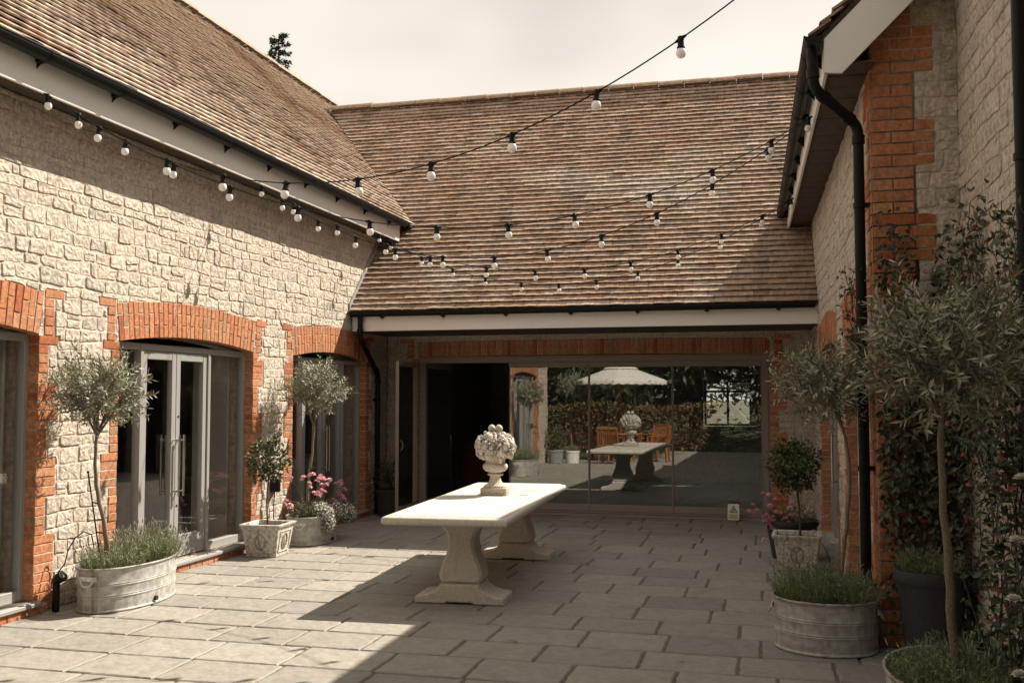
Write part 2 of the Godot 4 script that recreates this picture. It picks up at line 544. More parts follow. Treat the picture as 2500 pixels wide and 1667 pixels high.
# ---------------------------------------------------------------- roof slopes
# fr: origin on the eave line, along, up the slope, normal. keep: polygon of the slope in (along, up)
func tile_roof(parent: Node, fr: Array, keep: PackedVector2Array, pale: float, gauge := 0.115, wide := 0.19) -> void:
	var tiles := []
	var lo := keep[0]; var hi := keep[0]
	for p in keep:
		lo = lo.min(p); hi = hi.max(p)
	var nz := FastNoiseLite.new()
	nz.seed = rng.randi() % 999; nz.frequency = 0.32; nz.fractal_octaves = 3
	var nf := FastNoiseLite.new()
	nf.seed = 17; nf.frequency = 1.7
	var ns := FastNoiseLite.new()
	ns.seed = 29; ns.frequency = 1.0; ns.fractal_octaves = 3
	var nl := FastNoiseLite.new()
	nl.seed = 31; nl.frequency = 1.1
	var row := 0
	var y := lo.y
	while y < hi.y:
		var s := lo.x - wide * (0.5 if row % 2 == 0 else 0.0) - rng.randf() * 0.03
		while s < hi.x:
			var w := wide + rng.randf_range(-0.004, 0.004)
			var drop := 0.006 * nf.get_noise_2d(s * 1.1, row * 9.0) + rng.randf_range(-0.002, 0.002)
			var lift := 0.038 + 0.010 * nf.get_noise_2d(s * 0.9 + 40.0, row * 9.0) + rng.randf_range(-0.002, 0.002)
			if rng.randf() < 0.012:        # the odd slipped or proud tile
				drop -= rng.randf_range(0.006, 0.02); lift += 0.008
			var ht := gauge + 0.055
			var quad := PackedVector2Array([Vector2(s + 0.002, y + drop), Vector2(s + w * 0.5, y + drop + rng.randf_range(-0.002, 0.003)), Vector2(s + w - 0.002, y + drop + rng.randf_range(-0.002, 0.002)), Vector2(s + w - 0.002, y + ht), Vector2(s + 0.002, y + ht)])
			var polys := [quad]
			if not (Geometry2D.is_point_in_polygon(quad[0], keep) and Geometry2D.is_point_in_polygon(quad[2], keep) and Geometry2D.is_point_in_polygon(quad[3], keep) and Geometry2D.is_point_in_polygon(quad[4], keep)):
				polys = Geometry2D.intersect_polygons(quad, keep)
			var t := nz.get_noise_2d(s, y * 1.3)
			var f := nf.get_noise_2d(s, y)
			var r := rng.randf()
			var c := Color(0.45, 0.305, 0.215)
			if r < 0.30: c = Color(0.51, 0.355, 0.26)
			elif r < 0.45: c = Color(0.40, 0.245, 0.155)
			elif r < 0.53: c = Color(0.56, 0.44, 0.345)
			elif r < 0.57: c = Color(0.47, 0.265, 0.165)
			elif r < 0.64: c = Color(0.32, 0.22, 0.165)
			elif r < 0.642: c = Color(0.42, 0.285, 0.13)
			c = jit(c, 0.08)
			c = c.lerp(Color(0.46, 0.325, 0.235), 0.35)
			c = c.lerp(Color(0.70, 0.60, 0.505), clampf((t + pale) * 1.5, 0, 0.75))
			c = c.lerp(Color(0.14, 0.105, 0.085), clampf((f - 0.35) * 1.2, 0, 0.5))
			var st := ns.get_noise_2d(s * 2.6, y * 0.33)      # dark growth running down the slope
			c = c.lerp(Color(0.17, 0.135, 0.10), clampf((st - 0.22) * 1.6, 0, 0.45))
			if nl.get_noise_2d(s, y) > 0.60 and rng.randf() < 0.45: c = c.lerp(Color(0.50, 0.30, 0.09), rng.randf_range(0.25, 0.7))   # orange lichen
			for q in polys:
				if area(q) < 0: q.reverse()
				if area(q) < 0.0015: continue
				var mb := MB.new()
				mb.col = c
				var top := []; var bot := []
				var ce := Vector3.ZERO
				for p in q:
					var d: float = lift * (1.0 - (p.y - y) / ht) + (0.005 * sin(PI * clampf((p.x - s) / w, 0, 1)))
					top.append(at(fr, p.x, p.y, d)); bot.append(at(fr, p.x, p.y, d - 0.017))
					ce += top[-1]
				ce /= q.size()
				for i in q.size():
					var j: int = (i + 1) % q.size()
					mb.tri(top[i], top[j], ce)
					if i != 3 or q.size() != 5: mb.quad(bot[i], bot[j], top[j], top[i])
				tiles.append({"mb": mb, "score": shown(ce) * area(q)})
			s += w
		y += gauge; row += 1
	emit(tiles, parent, "tile", M.tile)

func ridge(parent: Node, a: Vector3, b: Vector3, step := 0.42) -> void:
	var n := int(a.distance_to(b) / step)
	var t := (b - a).normalized()
	var u := t.cross(Vector3.UP).normalized()
	for i in n:
		var mb := MB.new()
		mb.col = jit(Color(0.44, 0.31, 0.215), 0.12)
		var p := a.lerp(b, float(i) / n)
		var q := a.lerp(b, (i + 0.985) / n)
		var lift := rng.randf_range(-0.006, 0.010)
		var last := []
		for k in 9:
			var an := PI * (k / 8.0) * 0.92 + PI * 0.04
			var o := u * cos(an) * 0.135 + Vector3.UP * (sin(an) * 0.115 - 0.045 + lift)
			var w := [p + o, q + o * Vector3(1, 1, 1) + Vector3.UP * 0.004]
			if k > 0:
				mb.quad(last[0], last[1], w[1], w[0])
			last = w
		# closed ends show the thickness of the tile
		for e in [0, 1]:
			var base: Vector3 = [p, q][e]
			for k in 8:
				var o := []
				for kk in [k, k + 1]:
					var an: float = PI * (kk / 8.0) * 0.92 + PI * 0.04
					o.append(u * cos(an)); o.append(Vector3.UP * sin(an))
				var A: Vector3 = base + o[0] * 0.135 + o[1] * 0.115 + Vector3.UP * (lift - 0.045)
				var B: Vector3 = base + o[2] * 0.135 + o[3] * 0.115 + Vector3.UP * (lift - 0.045)
				var C: Vector3 = base + o[2] * 0.118 + o[3] * 0.099 + Vector3.UP * (lift - 0.045)
				var D: Vector3 = base + o[0] * 0.118 + o[1] * 0.099 + Vector3.UP * (lift - 0.045)
				mb.quad(A, B, C, D)
		obj("ridge_tile", mb, M.tile, parent)

func gutter(parent: Node, a: Vector3, b: Vector3, out: Vector3, brackets := 8, R := 0.058) -> void:   # half-round, a and b on its axis, out: away from the fascia
	var mb := MB.new()
	var last := []
	var t := (b - a).normalized()
	for k in 11:
		var an := PI + PI * k / 10.0
		var o := out * cos(an) * R + Vector3.UP * sin(an) * R
		var i := out * cos(an) * (R - 0.006) + Vector3.UP * sin(an) * (R - 0.006)
		var w := [a + o, b + o, a + i, b + i]
		if k > 0:
			mb.quad(last[0], last[1], w[1], w[0]); mb.quad(last[3], last[2], w[2], w[3])
			for e in [0, 1]: mb.tri([a, b][e], last[e], w[e])
		last = w
	for s in [-1.0, 1.0]:
		mb.tube([a + out * s * (R - 0.002), b + out * s * (R - 0.002)], [0.007], 6)
	var g := obj("gutter", mb, M.black_plastic, parent)
	for k in brackets:
		var p := a.lerp(b, (k + 0.5) / brackets)
		var br := MB.new()
		last = []
		for j in 9:
			var an := PI + PI * j / 8.0
			var o := out * cos(an) * (R + 0.006) + Vector3.UP * sin(an) * (R + 0.006)
			var w := [p + o - t * 0.02, p + o + t * 0.02]
			if j > 0: br.quad(last[0], last[1], w[1], w[0])
			last = w
		br.cbox(p - out * 0.055 - Vector3.UP * 0.05, Vector3(0.05, 0.05, 0.05), 0.006)
		br.tri(p - out * 0.085 - Vector3.UP * 0.12, p - out * 0.02 - Vector3.UP * 0.06, p - out * 0.085 - Vector3.UP * 0.03)
		obj("bracket", br, M.black_plastic, g)

func pipe(parent: Node, pts: Array, r := 0.036, clips := []) -> void:
	var mb := MB.new()
	var path := []
	for i in pts.size():     # rounded elbows
		if i == 0 or i == pts.size() - 1: path.append(pts[i]); continue
		var p: Vector3 = pts[i]
		var a: Vector3 = p + (pts[i - 1] - p).normalized() * 0.07
		var b: Vector3 = p + (pts[i + 1] - p).normalized() * 0.07
		for k in 5:
			var t := k / 4.0
			path.append(a.lerp(p, t).lerp(p.lerp(b, t), t))
	mb.tube(path, [r], 14)
	for i in range(1, pts.size() - 1):
		for q in [pts[i - 1], pts[i + 1]]:
			var d: Vector3 = (q - pts[i]).normalized()
			mb.tube([pts[i] + d * 0.07, pts[i] + d * 0.13], [r + 0.008], 14)
	var o := obj("downpipe", mb, M.black_plastic, parent)
	for c in clips:
		var cb := MB.new()
		cb.tube([c[0] - Vector3.UP * 0.018, c[0] + Vector3.UP * 0.018], [r + 0.007], 14)
		cb.box(c[0] + c[1] * 0.05, Vector3(0.05, 0.032, 0.05))
		obj("pipe_clip", cb, M.black_plastic, o)

# ---------------------------------------------------------------- glazed doors in an arched opening
func bar(mb: MB, fr: Array, s0: float, y0: float, s1: float, y1: float, d0: float, d1: float, ch := 0.004) -> void:
	var b := Basis(fr[1], fr[2], fr[3])
	mb.cbox(at(fr, (s0 + s1) * 0.5, (y0 + y1) * 0.5, (d0 + d1) * 0.5), Vector3(s1 - s0, y1 - y0, d1 - d0), ch, b)

func pane(fr: Array, s0: float, y0: float, s1: float, y1: float, d: float, parent: Node, m: Material = null, sheets := [0.0, -0.02]) -> void:
	var mb := MB.new()
	for k in sheets:
		mb.quad(at(fr, s0, y0, d + k), at(fr, s1, y0, d + k), at(fr, s1, y1, d + k), at(fr, s0, y1, d + k))
	obj("pane", mb, m if m else M.glass, parent)

func pull(parent: Node, fr: Array, s: float, y: float, d: float, out: float) -> void:    # long bar handle
	var mb := MB.new()
	var L := 0.30
	mb.tube([at(fr, s, y - L, d + out), at(fr, s, y + L, d + out)], [0.0125], 10)
	for k in [-1, 1]:
		mb.tube([at(fr, s, y + k * (L - 0.05), d), at(fr, s, y + k * (L - 0.05), d + out)], [0.008], 8)
	obj("handle", mb, M.steel, parent)

# a pair of doors between two side lights
func door_set(parent: Node, fr: Array, o: Dictionary, splits: Array, handles := true, hd := 0.0) -> void:
	var d0 := -0.17; var d1 := -0.09
	var mb := MB.new()
	var b0: float = o.y0
	bar(mb, fr, o.s0, b0, o.s0 + 0.048, o.spring, d0, d1)
	bar(mb, fr, o.s1 - 0.048, b0, o.s1, o.spring, d0, d1)
	bar(mb, fr, o.s0, o.spring - 0.06, o.s1, o.spring, d0 + 0.002, d1 - 0.002)
	for s in [splits[0], splits[2]]: bar(mb, fr, s - 0.026, b0 + 0.002, s + 0.026, o.spring - 0.004, d0 + 0.003, d1 + 0.006)
	for q in [[o.s0, splits[0]], [splits[2], o.s1]]: bar(mb, fr, q[0] + 0.01, b0, q[1] - 0.01, b0 + 0.085, d0 + 0.004, d1 - 0.003)
	# curved head piece under the arch
	var p := PackedVector2Array([Vector2(o.s0, o.spring + 0.002)])
	p.append(Vector2(o.s1, o.spring + 0.002))
	for k in range(10, -1, -1):
		var s := lerpf(o.s0, o.s1, k / 10.0)
		p.append(Vector2(s, head_y(o, s) - 0.002))
	slab(mb, fr, p, d0, d1 + 0.012)
	var f := obj("door", mb, M.frame, parent)
	var sill := MB.new()
	bar(sill, fr, o.s0 - 0.02, b0 - 0.055, o.s1 + 0.02, b0, d0, 0.045)
	bar(sill, fr, o.s0 - 0.02, b0 - 0.035, o.s1 + 0.02, b0 - 0.004, 0.046, 0.075)
	obj("sill", sill, M.frame, f)
	pane(fr, o.s0 + 0.048, b0 + 0.085, splits[0] - 0.026, o.spring - 0.06, -0.13, f)
	pane(fr, splits[2] + 0.026, b0 + 0.085, o.s1 - 0.048, o.spring - 0.06, -0.13, f)
	for q in [[splits[0] + 0.029, splits[1] - 0.003, 1], [splits[1] + 0.003, splits[2] - 0.029, -1]]:
		var lf := MB.new()
		var y0: float = b0 + 0.012
		var y1: float = o.spring - 0.064
		bar(lf, fr, q[0], y0, q[0] + 0.072, y1, d0 + 0.015, d1 - 0.01)
		bar(lf, fr, q[1] - 0.072, y0, q[1], y1, d0 + 0.015, d1 - 0.01)
		bar(lf, fr, q[0] + 0.071, y1 - 0.08, q[1] - 0.071, y1, d0 + 0.017, d1 - 0.012)
		bar(lf, fr, q[0] + 0.071, y0, q[1] - 0.071, y0 + 0.21, d0 + 0.017, d1 - 0.012)
		obj("door_leaf", lf, M.frame, f)
		pane(fr, q[0] + 0.072, y0 + 0.21, q[1] - 0.072, y1 - 0.08, -0.13, f)
		if handles:
			var s: float = q[1] - 0.038 if q[2] > 0 else q[0] + 0.038
			pull(f, fr, s, 1.02, d1 - 0.01, 0.075)
			pull(f, fr, s, 1.02, d0 + 0.015, -0.075)
			var lock := MB.new()
			lock.tube([at(fr, s, 0.62, d1 - 0.012), at(fr, s, 0.62, d1 - 0.004)], [0.011], 10)
			lock.tube([at(fr, s, 1.50, d1 - 0.012), at(fr, s, 1.50, d1 - 0.004)], [0.011], 10)
			if q[2] < 0: obj("lock", lock, M.black_plastic, f)

func board(mb: MB, a: Vector3, b: Vector3) -> void:    # box between two corners
	mb.cbox((a + b) * 0.5, (b - a).abs(), 0.004)

# ---------------------------------------------------------------- the wings
const XL := -5.63
const ZB := -14.43
const XE := -5.17      # tile edge of the long wing's eave
const YE := 4.25
const ZE := -12.93     # tile edge of the low wing's eave
const YB := 2.86

func long_wing() -> void:
	var w := thing("barn_wing", "long sunlit stone barn wing with three brick-arched glazed doorways", "building")
	var fr := [Vector3(XL, 0, 0), Vector3(0, 0, -1), Vector3.UP, Vector3(1, 0, 0)]
	var ops := [{"s0": 4.50, "s1": 6.86, "y0": 0.10, "spring": 2.20, "rise": 0.085},
		{"s0": 7.88, "s1": 10.30, "y0": 0.10, "spring": 2.20, "rise": 0.085, "phase": 1},
		{"s0": 11.28, "s1": 13.58, "y0": 0.10, "spring": 2.20, "rise": 0.085}]
	build_wall(w, fr, 3.28, 14.40, 4.04, ops, 0.35)
	door_set(w, fr, ops[0], [5.0, 5.6, 6.2], false)
	door_set(w, fr, ops[1], [8.36, 8.95, 9.54])
	door_set(w, fr, ops[2], [11.75, 12.38, 12.98])
	# rest of the shell
	var sh := MB.new()
	board(sh, Vector3(XL - 6.6, -0.1, -3.28), Vector3(XL - 0.35, 4.04, -3.63))
	board(sh, Vector3(XL - 6.6, -0.1, -3.63), Vector3(XL - 6.25, 4.04, -21.5))
	board(sh, Vector3(XL - 6.6, -0.1, -21.5), Vector3(XL, 4.04, -21.85))
	board(sh, Vector3(XL - 0.35, -0.1, -14.4), Vector3(XL, 4.04, -21.5))
	board(sh, Vector3(XL - 6.25, 2.75, -3.63), Vector3(XL - 0.35, 2.95, -21.5))
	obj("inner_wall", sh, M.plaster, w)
	var fl := MB.new()
	board(fl, Vector3(XL - 6.25, -0.1, -3.63), Vector3(XL - 0.36, 0.04, -21.5))
	obj("room_floor", fl, M.room_floor, w)
	# the near end: gable of stone
	var gf := [Vector3(XL, 0, -3.28), Vector3(-1, 0, 0), Vector3.UP, Vector3(0, 0, 1)]
	gf[1] = Vector3(1, 0, 0)
	var gable := MB.new()
	slab(gable, [Vector3(0, 0, -3.29), Vector3(1, 0, 0), Vector3.UP, Vector3(0, 0, 1)], PackedVector2Array([Vector2(XL - 6.6, 4.04), Vector2(XL, 4.04), Vector2(XL - 2.77, 7.3), Vector2(XL - 3.3, 7.3)]), -0.3, 0.0)
	obj("gable", gable, M.mortar, w)
	# roof
	var rx := -8.40
	var ry := YE + (XE - rx)
	var deck := MB.new()
	var sec := PackedVector2Array([Vector2(XE, YE - 0.025), Vector2(rx, ry - 0.025), Vector2(2 * rx - XE, YE - 0.04), Vector2(2 * rx - XE, YE - 0.17), Vector2(XE - 0.18, YE - 0.17), Vector2(XE - 0.18, YE + 0.115)])
	slab(deck, [Vector3.ZERO, Vector3(1, 0, 0), Vector3.UP, Vector3(0, 0, 1)], sec, -24.0, -3.2)
	var roof := obj("roof", deck, M.bedding, w)
	var k := sqrt(0.5)
	var rf := [Vector3(XE, YE, 0), Vector3(0, 0, -1), Vector3(-k, k, 0), Vector3(k, k, 0)]
	# where the low wing's roof meets this slope: z as a function of x
	var L := (XE - rx) / k
	var zv := func(x: float) -> float: return ZE - (YE + (XE - x) - YB)
	var keep := PackedVector2Array([Vector2(3.15, 0), Vector2(-zv.call(XE) - 0.05, 0), Vector2(-zv.call(-7.75) - 0.05, (XE + 7.75) / k), Vector2(24.0, (XE + 7.75) / k), Vector2(24.0, L), Vector2(3.15, L)])
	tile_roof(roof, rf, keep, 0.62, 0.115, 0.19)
	ridge(roof, Vector3(rx, ry + 0.03, -3.1), Vector3(rx, ry + 0.03, -24.0))
	var back := MB.new()
	slab(back, [Vector3(2 * rx - XE, YE, 0), Vector3(0, 0, 1), Vector3(k, k, 0), Vector3(-k, k, 0)], rect(-24, 0, -3.15, L), 0.0, 0.02)
	obj("rear_slope", back, M.tile, roof)
	var fa := MB.new()
	board(fa, Vector3(XE - 0.155, 3.99, -3.2), Vector3(XE - 0.13, 4.275, -14.05))
	var so := MB.new()
	board(so, Vector3(XL + 0.003, 4.045, -3.2), Vector3(XE - 0.157, 4.06, -14.05))
	obj("fascia", fa, M.white_paint, w)
	obj("soffit", so, M.dark_timber, w)
	gutter(w, Vector3(XE - 0.04, 4.262, -3.2), Vector3(XE - 0.04, 4.262, -14.0), Vector3(1, 0, 0), 12, 0.07)
	# lead flashing up the wall where the low roof dies into it
	var ld := MB.new()
	var steps := 11
	for i in steps:
		var s := -ZE + 0.02 + i * 0.105
		slab(ld, fr, PackedVector2Array([Vector2(s, YB - 0.02 + i * 0.105), Vector2(s + 0.112, YB + 0.085 + i * 0.105), Vector2(s + 0.085, YB + 0.215 + i * 0.105 + rng.randf() * 0.02), Vector2(s - 0.03, YB + 0.10 + i * 0.105 + rng.randf() * 0.02)]), 0.0, 0.030 + 0.002 * (i % 2))
	obj("flashing", ld, M.lead_flashing, w)

func low_wing() -> void:
	var w := thing("barn_wing", "low barn wing with wide folding glass doors under deep tiled eaves", "building")
	var fr := [Vector3(0, 0, ZB), Vector3(1, 0, 0), Vector3.UP, Vector3(0, 0, 1)]
	var o := {"s0": -5.14, "s1": 0.0, "y0": 0.03, "spring": 2.30, "rise": 0.015, "thick": 0.215}
	build_wall(w, fr, XL + 0.002, 0.60, 2.66, [o], 0.35)
	# shell
	var sh := MB.new()
	board(sh, Vector3(XL - 0.3, -0.1, -20.35), Vector3(-1.28, 2.62, -20.7))
	board(sh, Vector3(-0.36, -0.1, -20.35), Vector3(4.4, 2.62, -20.7))
	board(sh, Vector3(-1.28, -0.1, -20.35), Vector3(-0.36, 1.12, -20.7))
	board(sh, Vector3(-1.28, 2.02, -20.35), Vector3(-0.36, 2.62, -20.7))
	board(sh, Vector3(4.4, -0.1, -14.43), Vector3(4.75, 2.62, -20.7))
	board(sh, Vector3(0.62, -0.1, -14.8), Vector3(4.4, 2.62, -14.45))
	board(sh, Vector3(XL - 0.3, 2.45, -14.79), Vector3(4.4, 2.60, -20.35))
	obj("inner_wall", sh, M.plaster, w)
	var fl := MB.new()
	board(fl, Vector3(XL - 0.3, -0.1, -14.79), Vector3(4.4, 0.02, -20.35))
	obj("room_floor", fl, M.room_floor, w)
	var wn := MB.new()
	for s in [-1.26, -0.82, -0.38]: bar(wn, fr, s - 0.025, 1.12, s + 0.025, 2.02, -6.15, -6.08)
	for y in [1.145, 1.80, 1.995]: bar(wn, fr, -1.28, y - 0.022, -0.36, y + 0.022, -6.152, -6.078)
	var win := obj("window", wn, M.sign_black, w)
	pane(fr, -1.28, 1.12, -0.36, 2.02, -6.11, win)
	# folding doors: head, sill, end post, three panes shut, two folded back
	var d0 := -0.16; var d1 := -0.06
	var mb := MB.new()
	bar(mb, fr, o.s0, 2.20, o.s1, 2.30, d0, d1)
	bar(mb, fr, o.s0, 2.225, o.s1, 2.275, d1 + 0.001, d1 + 0.016)
	bar(mb, fr, -0.115, 0.03, o.s1, 2.199, d0 + 0.002, d1 - 0.002)
	bar(mb, fr, -0.085, 0.03, -0.03, 2.199, d1 - 0.001, d1 + 0.012)
	bar(mb, fr, o.s0, 0.03, o.s0 + 0.1, 2.199, d0 + 0.002, d1 - 0.002)
	var f := obj("folding_door", mb, M.frame_taupe, w)
	var sill := MB.new()
	bar(sill, fr, o.s0 - 0.02, 0.0, o.s1 + 0.02, 0.03, d0 - 0.02, 0.05)
	bar(sill, fr, o.s0 + 0.1, 0.031, -0.115, 0.055, d0, d1 + 0.004)
	obj("sill", sill, M.frame_taupe, f)
	for q in [[-3.745, -2.552], [-2.548, -1.352], [-1.348, -0.118]]:
		leaf_pane(f, fr, q[0], q[1], d0, d1)
	# the leaf that stands open at right angles
	var of := [Vector3(-5.11, 0, ZB + 0.02), Vector3(0.10, 0, 1).normalized(), Vector3.UP, Vector3(1, 0, -0.10).normalized()]
	leaf_pane(f, of, 0.0, 1.16, -0.05, 0.0, true)
	var of2 := [Vector3(-5.04, 0, ZB - 0.10), Vector3(0.04, 0, -1).normalized(), Vector3.UP, Vector3(1, 0, 0.04).normalized()]
	leaf_pane(f, of2, 0.0, 1.16, -0.05, 0.0)
	# roof
	var k := sqrt(0.5)
	var ry := YB + 4.06
	var rz := ZE - 4.06
	var deck := MB.new()
	var sec := PackedVector2Array([Vector2(-ZE, YB - 0.025), Vector2(-ZE + 0.15, YB + 0.09), Vector2(-ZE + 0.15, YB - 0.22), Vector2(-2 * rz + ZE, YB - 0.22), Vector2(-2 * rz + ZE, YB - 0.04), Vector2(-rz, ry - 0.03)])
	slab(deck, [Vector3.ZERO, Vector3(0, 0, -1), Vector3.UP, Vector3(1, 0, 0)], sec, -8.3, 6.5)
	var roof := obj("roof", deck, M.bedding, w)
	var L := 4.06 / k
	var rf := [Vector3(0, YB, ZE), Vector3(1, 0, 0), Vector3(0, k, -k), Vector3(0, k, k)]
	# left edge: along the long wing's wall up to its eave, then up the valley
	var yw := (YE - YB) / k - 0.02
	var keep := PackedVector2Array([Vector2(XL + 0.03, 0), Vector2(6.4, 0), Vector2(6.4, L), Vector2(XE - (ry - YE) + 0.06, L), Vector2(XE - 0.06, yw), Vector2(XL + 0.03, yw)])
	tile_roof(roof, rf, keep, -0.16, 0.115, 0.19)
	ridge(roof, Vector3(XE - (ry - YE) + 0.05, ry + 0.03, rz), Vector3(6.4, ry + 0.03, rz))
	var vl := MB.new()
	var a := Vector3(XE - 0.05, YE - 0.02, ZE - (YE - YB)); var b := Vector3(XE - (ry - YE), ry - 0.02, rz)
	vl.tube([a, b], [0.035], 6)
	obj("valley", vl, M.sign_black, roof)
	var fa := MB.new()
	board(fa, Vector3(XL + 0.02, 2.60, ZE - 0.13), Vector3(0.60, 2.84, ZE - 0.105))
	obj("fascia", fa, M.white_paint, w)
	var so := MB.new()
	board(so, Vector3(XL + 0.01, 2.605, ZB + 0.03), Vector3(0.62, 2.617, ZE - 0.132))
	obj("soffit", so, M.dark_timber, w)
	gutter(w, Vector3(XL + 0.03, 2.85, ZE - 0.03), Vector3(0.55, 2.85, ZE - 0.03), Vector3(0, 0, 1), 7)
	var px := XL + 0.16
	pipe(w, [Vector3(px, 2.80, ZE - 0.05), Vector3(px, 2.50, ZE - 0.06), Vector3(XL + 0.075, 2.02, -13.86), Vector3(XL + 0.075, 0.02, -13.86)], 0.036, [[Vector3(XL + 0.075, 1.65, -13.86), Vector3(-1, 0, 0)], [Vector3(XL + 0.075, 0.5, -13.86), Vector3(-1, 0, 0)]])

func leaf_pane(f: Node, fr: Array, s0: float, s1: float, d0: float, d1: float, handle := false) -> void:
	var mb := MB.new()
	bar(mb, fr, s0, 0.058, s1, 0.155, d0 + 0.012, d1 - 0.012)
	bar(mb, fr, s0, 2.125, s1, 2.198, d0 + 0.012, d1 - 0.012)
	bar(mb, fr, s0, 0.155, s0 + 0.012, 2.125, d0 + 0.025, d1 - 0.025, 0.002)
	bar(mb, fr, s1 - 0.012, 0.155, s1, 2.125, d0 + 0.025, d1 - 0.025, 0.002)
	if handle:
		bar(mb, fr, s1 - 0.004, 0.06, s1 + 0.016, 2.19, d0 + 0.002, d1 - 0.002, 0.002)
		for k in [-1, 1]:
			var c := (d0 + d1) * 0.5
			var p := []
			for i in 9:
				var a := PI * i / 8.0
				p.append(at(fr, s1 - 0.08, 1.02 + 0.07 * cos(a), c + k * (0.02 + 0.04 * sin(a))))
			mb.tube(p, [0.007], 8)
	obj("door_leaf", mb, M.frame_taupe, f)
	var g := MB.new()
	var m := (d0 + d1) * 0.5
	bar(g, fr, s0 + 0.013, 0.156, s1 - 0.013, 2.124, m - 0.006, m + 0.006, 0.0)
	obj("pane", g, M.coated_glass, f)

func corner_wings() -> void:
	var th := deg_to_rad(1.2)
	var S := Vector3(sin(th), 0, cos(th))
	var N := Vector3(-cos(th), 0, sin(th))
	var A := Vector3(0.59, 0, -12.95)
	var fr := [A, S, Vector3.UP, N]
	var w := thing("barn_wing", "shaded stone wing with red brick corner, white bargeboard and black downpipe", "building")
	var ops := [{"s0": 0.20, "s1": 2.40, "y0": 0.10, "spring": 2.20, "rise": 0.085}, {"s0": 3.35, "s1": 5.0, "y0": 0.10, "spring": 2.20, "rise": 0.085}]
	var e := 5.55
	build_wall(w, fr, -1.9, e, 4.04, ops, 0.3, {"quoins": [[e, -1, 1]], "scale": 1.09, "wide": 1.24})
	door_set(w, fr, ops[0], [0.62, 1.3, 1.98])
	door_set(w, fr, ops[1], [3.72, 4.18, 4.64])
	var C: Vector3 = A + S * e
	var X := -N
	var gf := [C, X, Vector3.UP, S]
	var gw := build_wall(w, gf, 0.0, 0.575, 5.0, [], 0.3, {"quoins": [[0.0, 1, 0]], "scale": 1.09, "wide": 1.24})
	gw.name = "gable_wall"
	var sh := MB.new()
	var bs := Basis(X, Vector3.UP, S)
	var blk := func(x0, x1, y0, y1, s0, s1): sh.cbox(A + X * ((x0 + x1) * 0.5) + S * ((s0 + s1) * 0.5) + Vector3.UP * ((y0 + y1) * 0.5), Vector3(x1 - x0, y1 - y0, s1 - s0), 0.0, bs)
	blk.call(4.0, 4.3, -0.1, 4.0, -1.9, e)
	blk.call(0.3, 4.0, -0.1, 4.0, -1.9, -1.6)
	blk.call(0.58, 4.3, -0.1, 5.0, e - 0.3, e - 0.002)
	blk.call(0.3, 4.0, 2.7, 2.9, -1.6, e - 0.3)
	obj("inner_wall", sh, M.plaster, w)
	var fl := MB.new()
	fl.cbox(A + X * 2.1 + S * 1.8 - Vector3.UP * 0.03, Vector3(3.9, 0.14, 7.0), 0.0, bs)
	obj("room_floor", fl, M.room_floor, w)
	# roof: eave at x = -0.42 from the wall
	var k := sqrt(0.5)
	var eo := A + N * 0.40 + Vector3.UP * 4.17
	var up := (X + Vector3.UP) * k
	var nr := (N + Vector3.UP) * k
	var L := 3.3 / k
	var s0 := -5.0
	var s1 := e + 0.20
	var deck := MB.new()
	slab(deck, [eo, X, Vector3.UP, S], PackedVector2Array([Vector2(0.0, -0.025), Vector2(0.16, 0.0), Vector2(0.17, -0.02), Vector2(3.3, 3.11), Vector2(6.4, -0.02), Vector2(6.6, -0.02), Vector2(3.3, 3.275)]), s0, s1 - 0.03)
	var roof := obj("roof", deck, M.bedding, w)
	slope_tiles(roof, [eo, -S, up, nr], rect(-s1 - 0.04, 0, 1.3, L))
	ridge(roof, eo + X * 3.3 + Vector3.UP * 3.33 + S * s0, eo + X * 3.3 + Vector3.UP * 3.33 + S * s1)
	var bb := MB.new()
	slab(bb, [eo + S * s1, X, Vector3.UP, S], PackedVector2Array([Vector2(0.075, -0.245), Vector2(0.195, -0.255), Vector2(3.5, 3.05), Vector2(3.5, 3.41), Vector2(3.3, 3.21), Vector2(0.08, -0.01)]), -0.012, 0.014)
	obj("bargeboard", bb, M.white_paint, w)
	var fa := MB.new()
	fa.cbox(eo + X * 0.10 + S * ((s1 - 1.25) * 0.5) - Vector3.UP * 0.115, Vector3(0.024, 0.2, s1 + 1.22), 0.003, bs)
	obj("fascia", fa, M.white_paint, w)
	# boarded soffit
	var nb := 24
	for i in nb:
		var so := MB.new()
		so.cbox(eo + X * 0.265 + S * lerpf(-1.1, s1 - 0.02, (i + 0.5) / nb) - Vector3.UP * (0.175 - 0.002 * (i % 2)), Vector3(0.30, 0.014, (s1 + 1.08) / nb - 0.012), 0.003, bs)
		obj("soffit_board", so, M.dark_timber, w)
	gutter(w, eo + N * -0.01 + S * -1.25 + Vector3.UP * 0.005, eo + N * -0.005 + S * (s1 + 0.05) + Vector3.UP * 0.005, N, 9)
	var g0 := eo + S * (s1 - 0.05)
	var pw := A + N * 0.075 + S * (e - 0.10)
	pipe(w, [g0 - Vector3.UP * 0.05, g0 + X * 0.01 - Vector3.UP * 0.33, pw + Vector3.UP * 3.62, pw + Vector3.UP * 0.03], 0.037, [[pw + Vector3.UP * 3.05, X], [pw + Vector3.UP * 1.2, X], [pw + Vector3.UP * 0.4, X]])
	# the taller wing that steps forward
	var t := thing("barn_wing", "tall creeper-clad stone wing stepping forward beside the brick corner", "building")
	var B: Vector3 = C + X * 0.575
	build_wall(t, [B, S, Vector3.UP, N], 0.0, 9.0, 4.7, [], 0.35)
	var ts := MB.new()
